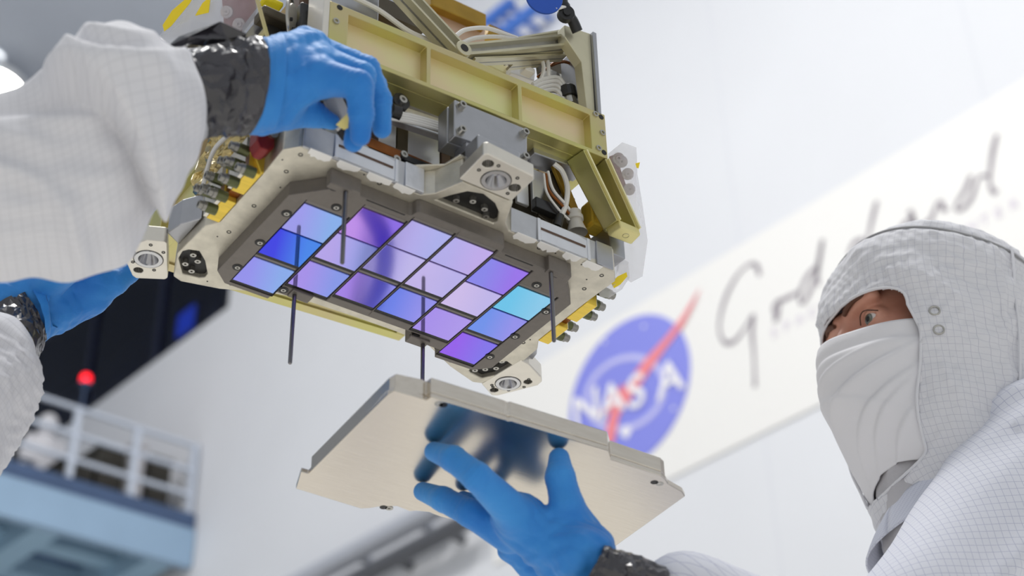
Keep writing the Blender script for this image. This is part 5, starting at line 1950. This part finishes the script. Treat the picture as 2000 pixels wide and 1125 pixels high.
# face mask with pleats, tucked under the hood edge
MFOLD = [(.16, -.04, .0030, .020, .5), (.36, -.32, .0045, .025, .5), (.55, -.45, .0038, .022, .55), (.68, -.55, .0034, .020, .5), (.80, -.60, .0030, .020, .6), (.45, .25, .0022, .03, -.1), (.30, -.20, .0026, .018, -.05)]
MA = math.radians(66)
nm, na = 90, 90
vs, uv = [], []
for i in range(nm):
    t = i / (nm - 1)
    for k in range(na + 1):
        a = -MA + 2 * MA * k / na
        c_ = math.cos(a)
        u = (-.027 - .001 * abs(a) ** 2) * (1 - t) + (-.168 - .055 * (1 - c_)) * t
        nose = math.exp(-(a / .34) ** 2)
        F_ = .105 + .016 * nose * (1 - t) + .015 * math.sin(PI * min(1, .12 + t * .93)) * c_ - .034 * t ** 2.4
        W_ = .0885 - .008 * t
        pleat = .0012 * math.sin(9 * t * PI + a * 2.2) * math.exp(-((t - .12) / .10) ** 2)
        for (t0, sl, am, wd_, a0) in MFOLD:
            d_ = t - t0 - sl * (a - a0)
            pleat += am * (math.exp(-(d_ / wd_) ** 2) if d_ < 0 else math.exp(-(d_ / (wd_ * 3)) ** 2)) * math.exp(-((a - a0) / .75) ** 2)
        ex = .9
        vs.append(hd((F_ + pleat) * abs(c_) ** ex * (1 if c_ > 0 else -1), (W_ + pleat * .6) * math.copysign(abs(math.sin(a)) ** ex, a), u))
        uv.append((a * .1, t * .13))
fs = [(i * (na + 1) + k, i * (na + 1) + k + 1, (i + 1) * (na + 1) + k + 1, (i + 1) * (na + 1) + k) for i in range(nm - 1) for k in range(na)]
mk = np_obj('face_mask', vs, fs, M_maskm, pr_)
sm_ = mk.modifiers.new('thickness', 'SOLIDIFY')
sm_.thickness = .0014
for row in (0, 7):
    MB().tube([vs[row * (na + 1) + k] for k in range(0, na + 1)], .0013 if row == 0 else .0007, 6).build('mask_seam', M_maskm if row == 0 else mat('mask stitch', srgb(170, 168, 172), 0.7), mk, smooth=True)
# inner neck liner seen in the gap below the mask
vs, uv = [], []
for i in range(10):
    t = i / 9
    for k in range(61):
        a = 2 * PI * k / 60
        vs.append(hd((.074 + .002 * math.sin(a * 9)) * math.cos(a) - .003, .077 * math.sin(a), -.125 - .13 * t))
        uv.append((a * .07, t * .13))
fs = [(i * 61 + k, i * 61 + k + 1, (i + 1) * 61 + k + 1, (i + 1) * 61 + k) for i in range(9) for k in range(60)]
np_obj('neck_liner', vs, fs, mat('grey liner cloth', srgb(186, 184, 188), 0.8, 0, bump=0.3, bscale=90), pr_)
# collar of the suit around the hood skirt
st_ = []
vs, uv = [], []
for i in range(14):
    t = i / 13
    for k in range(81):
        a = 2 * PI * k / 80
        r1, r2 = .084 + .014 * t, .098 + .030 * t
        z_ = -.172 - .065 * t + .03 * math.cos(a) * (1 - t) * -1
        vs.append(HC_ + HF * (r1 * math.cos(a) - .012) + HL * (r2 * math.sin(a)) + V(0, 0, z_) + (.002 * math.sin(a * 5 + t * 4)) * HF)
        uv.append((a * .12 + t * .05, t * .12 - a * .06))
fs = [(i * 81 + k, i * 81 + k + 1, (i + 1) * 81 + k + 1, (i + 1) * 81 + k) for i in range(13) for k in range(80)]
cl_ = np_obj('collar', vs, fs, cloth_mat('gridded collar fabric', srgb(212, 215, 228), srgb(146, 150, 182), .0080, .036, amount=.55), pr_, uv=uv)
sm_ = cl_.modifiers.new('thickness', 'SOLIDIFY')
sm_.thickness = .002

# ------------------------------------------------------------------ the rest of the person on the left, outside the picture
def left_body(P):
    d = ellip(P, (-.80, .16, -.36), (.15, .19, .30))
    d = smin(d, rcone(P, V(-.72, -.02, -.08), V(-.72, .34, -.10), .075, .075), .06)
    d = smin(d, rcone(P, V(-.78, .16, -.10), V(-.77, .16, .0), .075, .055), .05)
    d = smin(d, rcone(P, V(-.72, -.02, -.10), A(-400, 395, 1.115), .075, .066), .04)
    d = smin(d, rcone(P, V(-.72, .34, -.12), A(-290, 930, 1.30), .074, .066), .04)
    d = smin(d, ellip(P, (-.76, .16, .13), (.125, .105, .15)), .04)
    d = smin(d, ellip(P, (-.80, .16, -.72), (.15, .18, .16)), .08)
    for s in (-1, 1):
        hx = V(-.80, .16, -.80) + s * V(0, .10, 0)
        d = smin(d, rcone(P, hx, hx + V(.01, 0, -.32), .095, .075), .04)
        d = smin(d, rcone(P, hx + V(.01, 0, -.32), hx + V(0, 0, -.62), .072, .058), .03)
        d = smin(d, rcone(P, hx + V(-.03, 0, -.66), hx + V(.12, 0, -.67), .036, .030), .03)
    return d + wob(P, .004, .15, 91, 5, False)


vs, fs = surface(left_body, (-1.02, -.20, -1.50), (-.30, .52, .32), .012)
np_obj('suit', vs, fs, cloth_mat('gridded suit cloth left', SUIT, srgb(192, 192, 198), .0066, .05, amount=.5), pl, uv=np.stack([vs[:, 1], vs[:, 2]], 1))

# ------------------------------------------------------------------ white suited figure on the mezzanine
mp0 = mz(1.38, 1.5, -.035)
mper = thing('person', 'distant person in white suit standing on the mezzanine behind the railing', 'person', mp0)


def far_body(P):
    Q = P - mp0
    d = ellip(Q, (0, 0, 1.62), (.13, .13, .16))
    d = smin(d, rcone(Q, V(0, 0, 1.5), V(0, 0, 1.40), .07, .09), .05)
    d = smin(d, ellip(Q, (0, 0, 1.12), (.21, .16, .36)), .08)
    for s in (-1, 1):
        d = smin(d, rcone(Q, V(s * .20, 0, 1.36), V(s * .27, -.02, 1.08), .075, .062), .05)
        d = smin(d, rcone(Q, V(s * .27, -.02, 1.08), V(s * .20, -.22, .95), .060, .048), .03)
        d = smin(d, rcone(Q, V(s * .09, 0, .86), V(s * .11, 0, .06), .11, .065), .05)
        d = smin(d, rcone(Q, V(s * .11, .03, .04), V(s * .11, -.13, .04), .045, .04), .03)
    return d


vs, fs = surface(far_body, mp0 + V(-.42, -.36, -.02), mp0 + V(.42, .32, 1.85), .025)
np_obj('suit', vs, fs, M_plain, mper)
MB().tube([mp0 + V(.115 * math.cos(t), .115 * math.sin(t), 1.46) for t in np.linspace(0, 2 * PI, 25)], .018, 8).build('hood_edge', M_plain, mper, smooth=True)
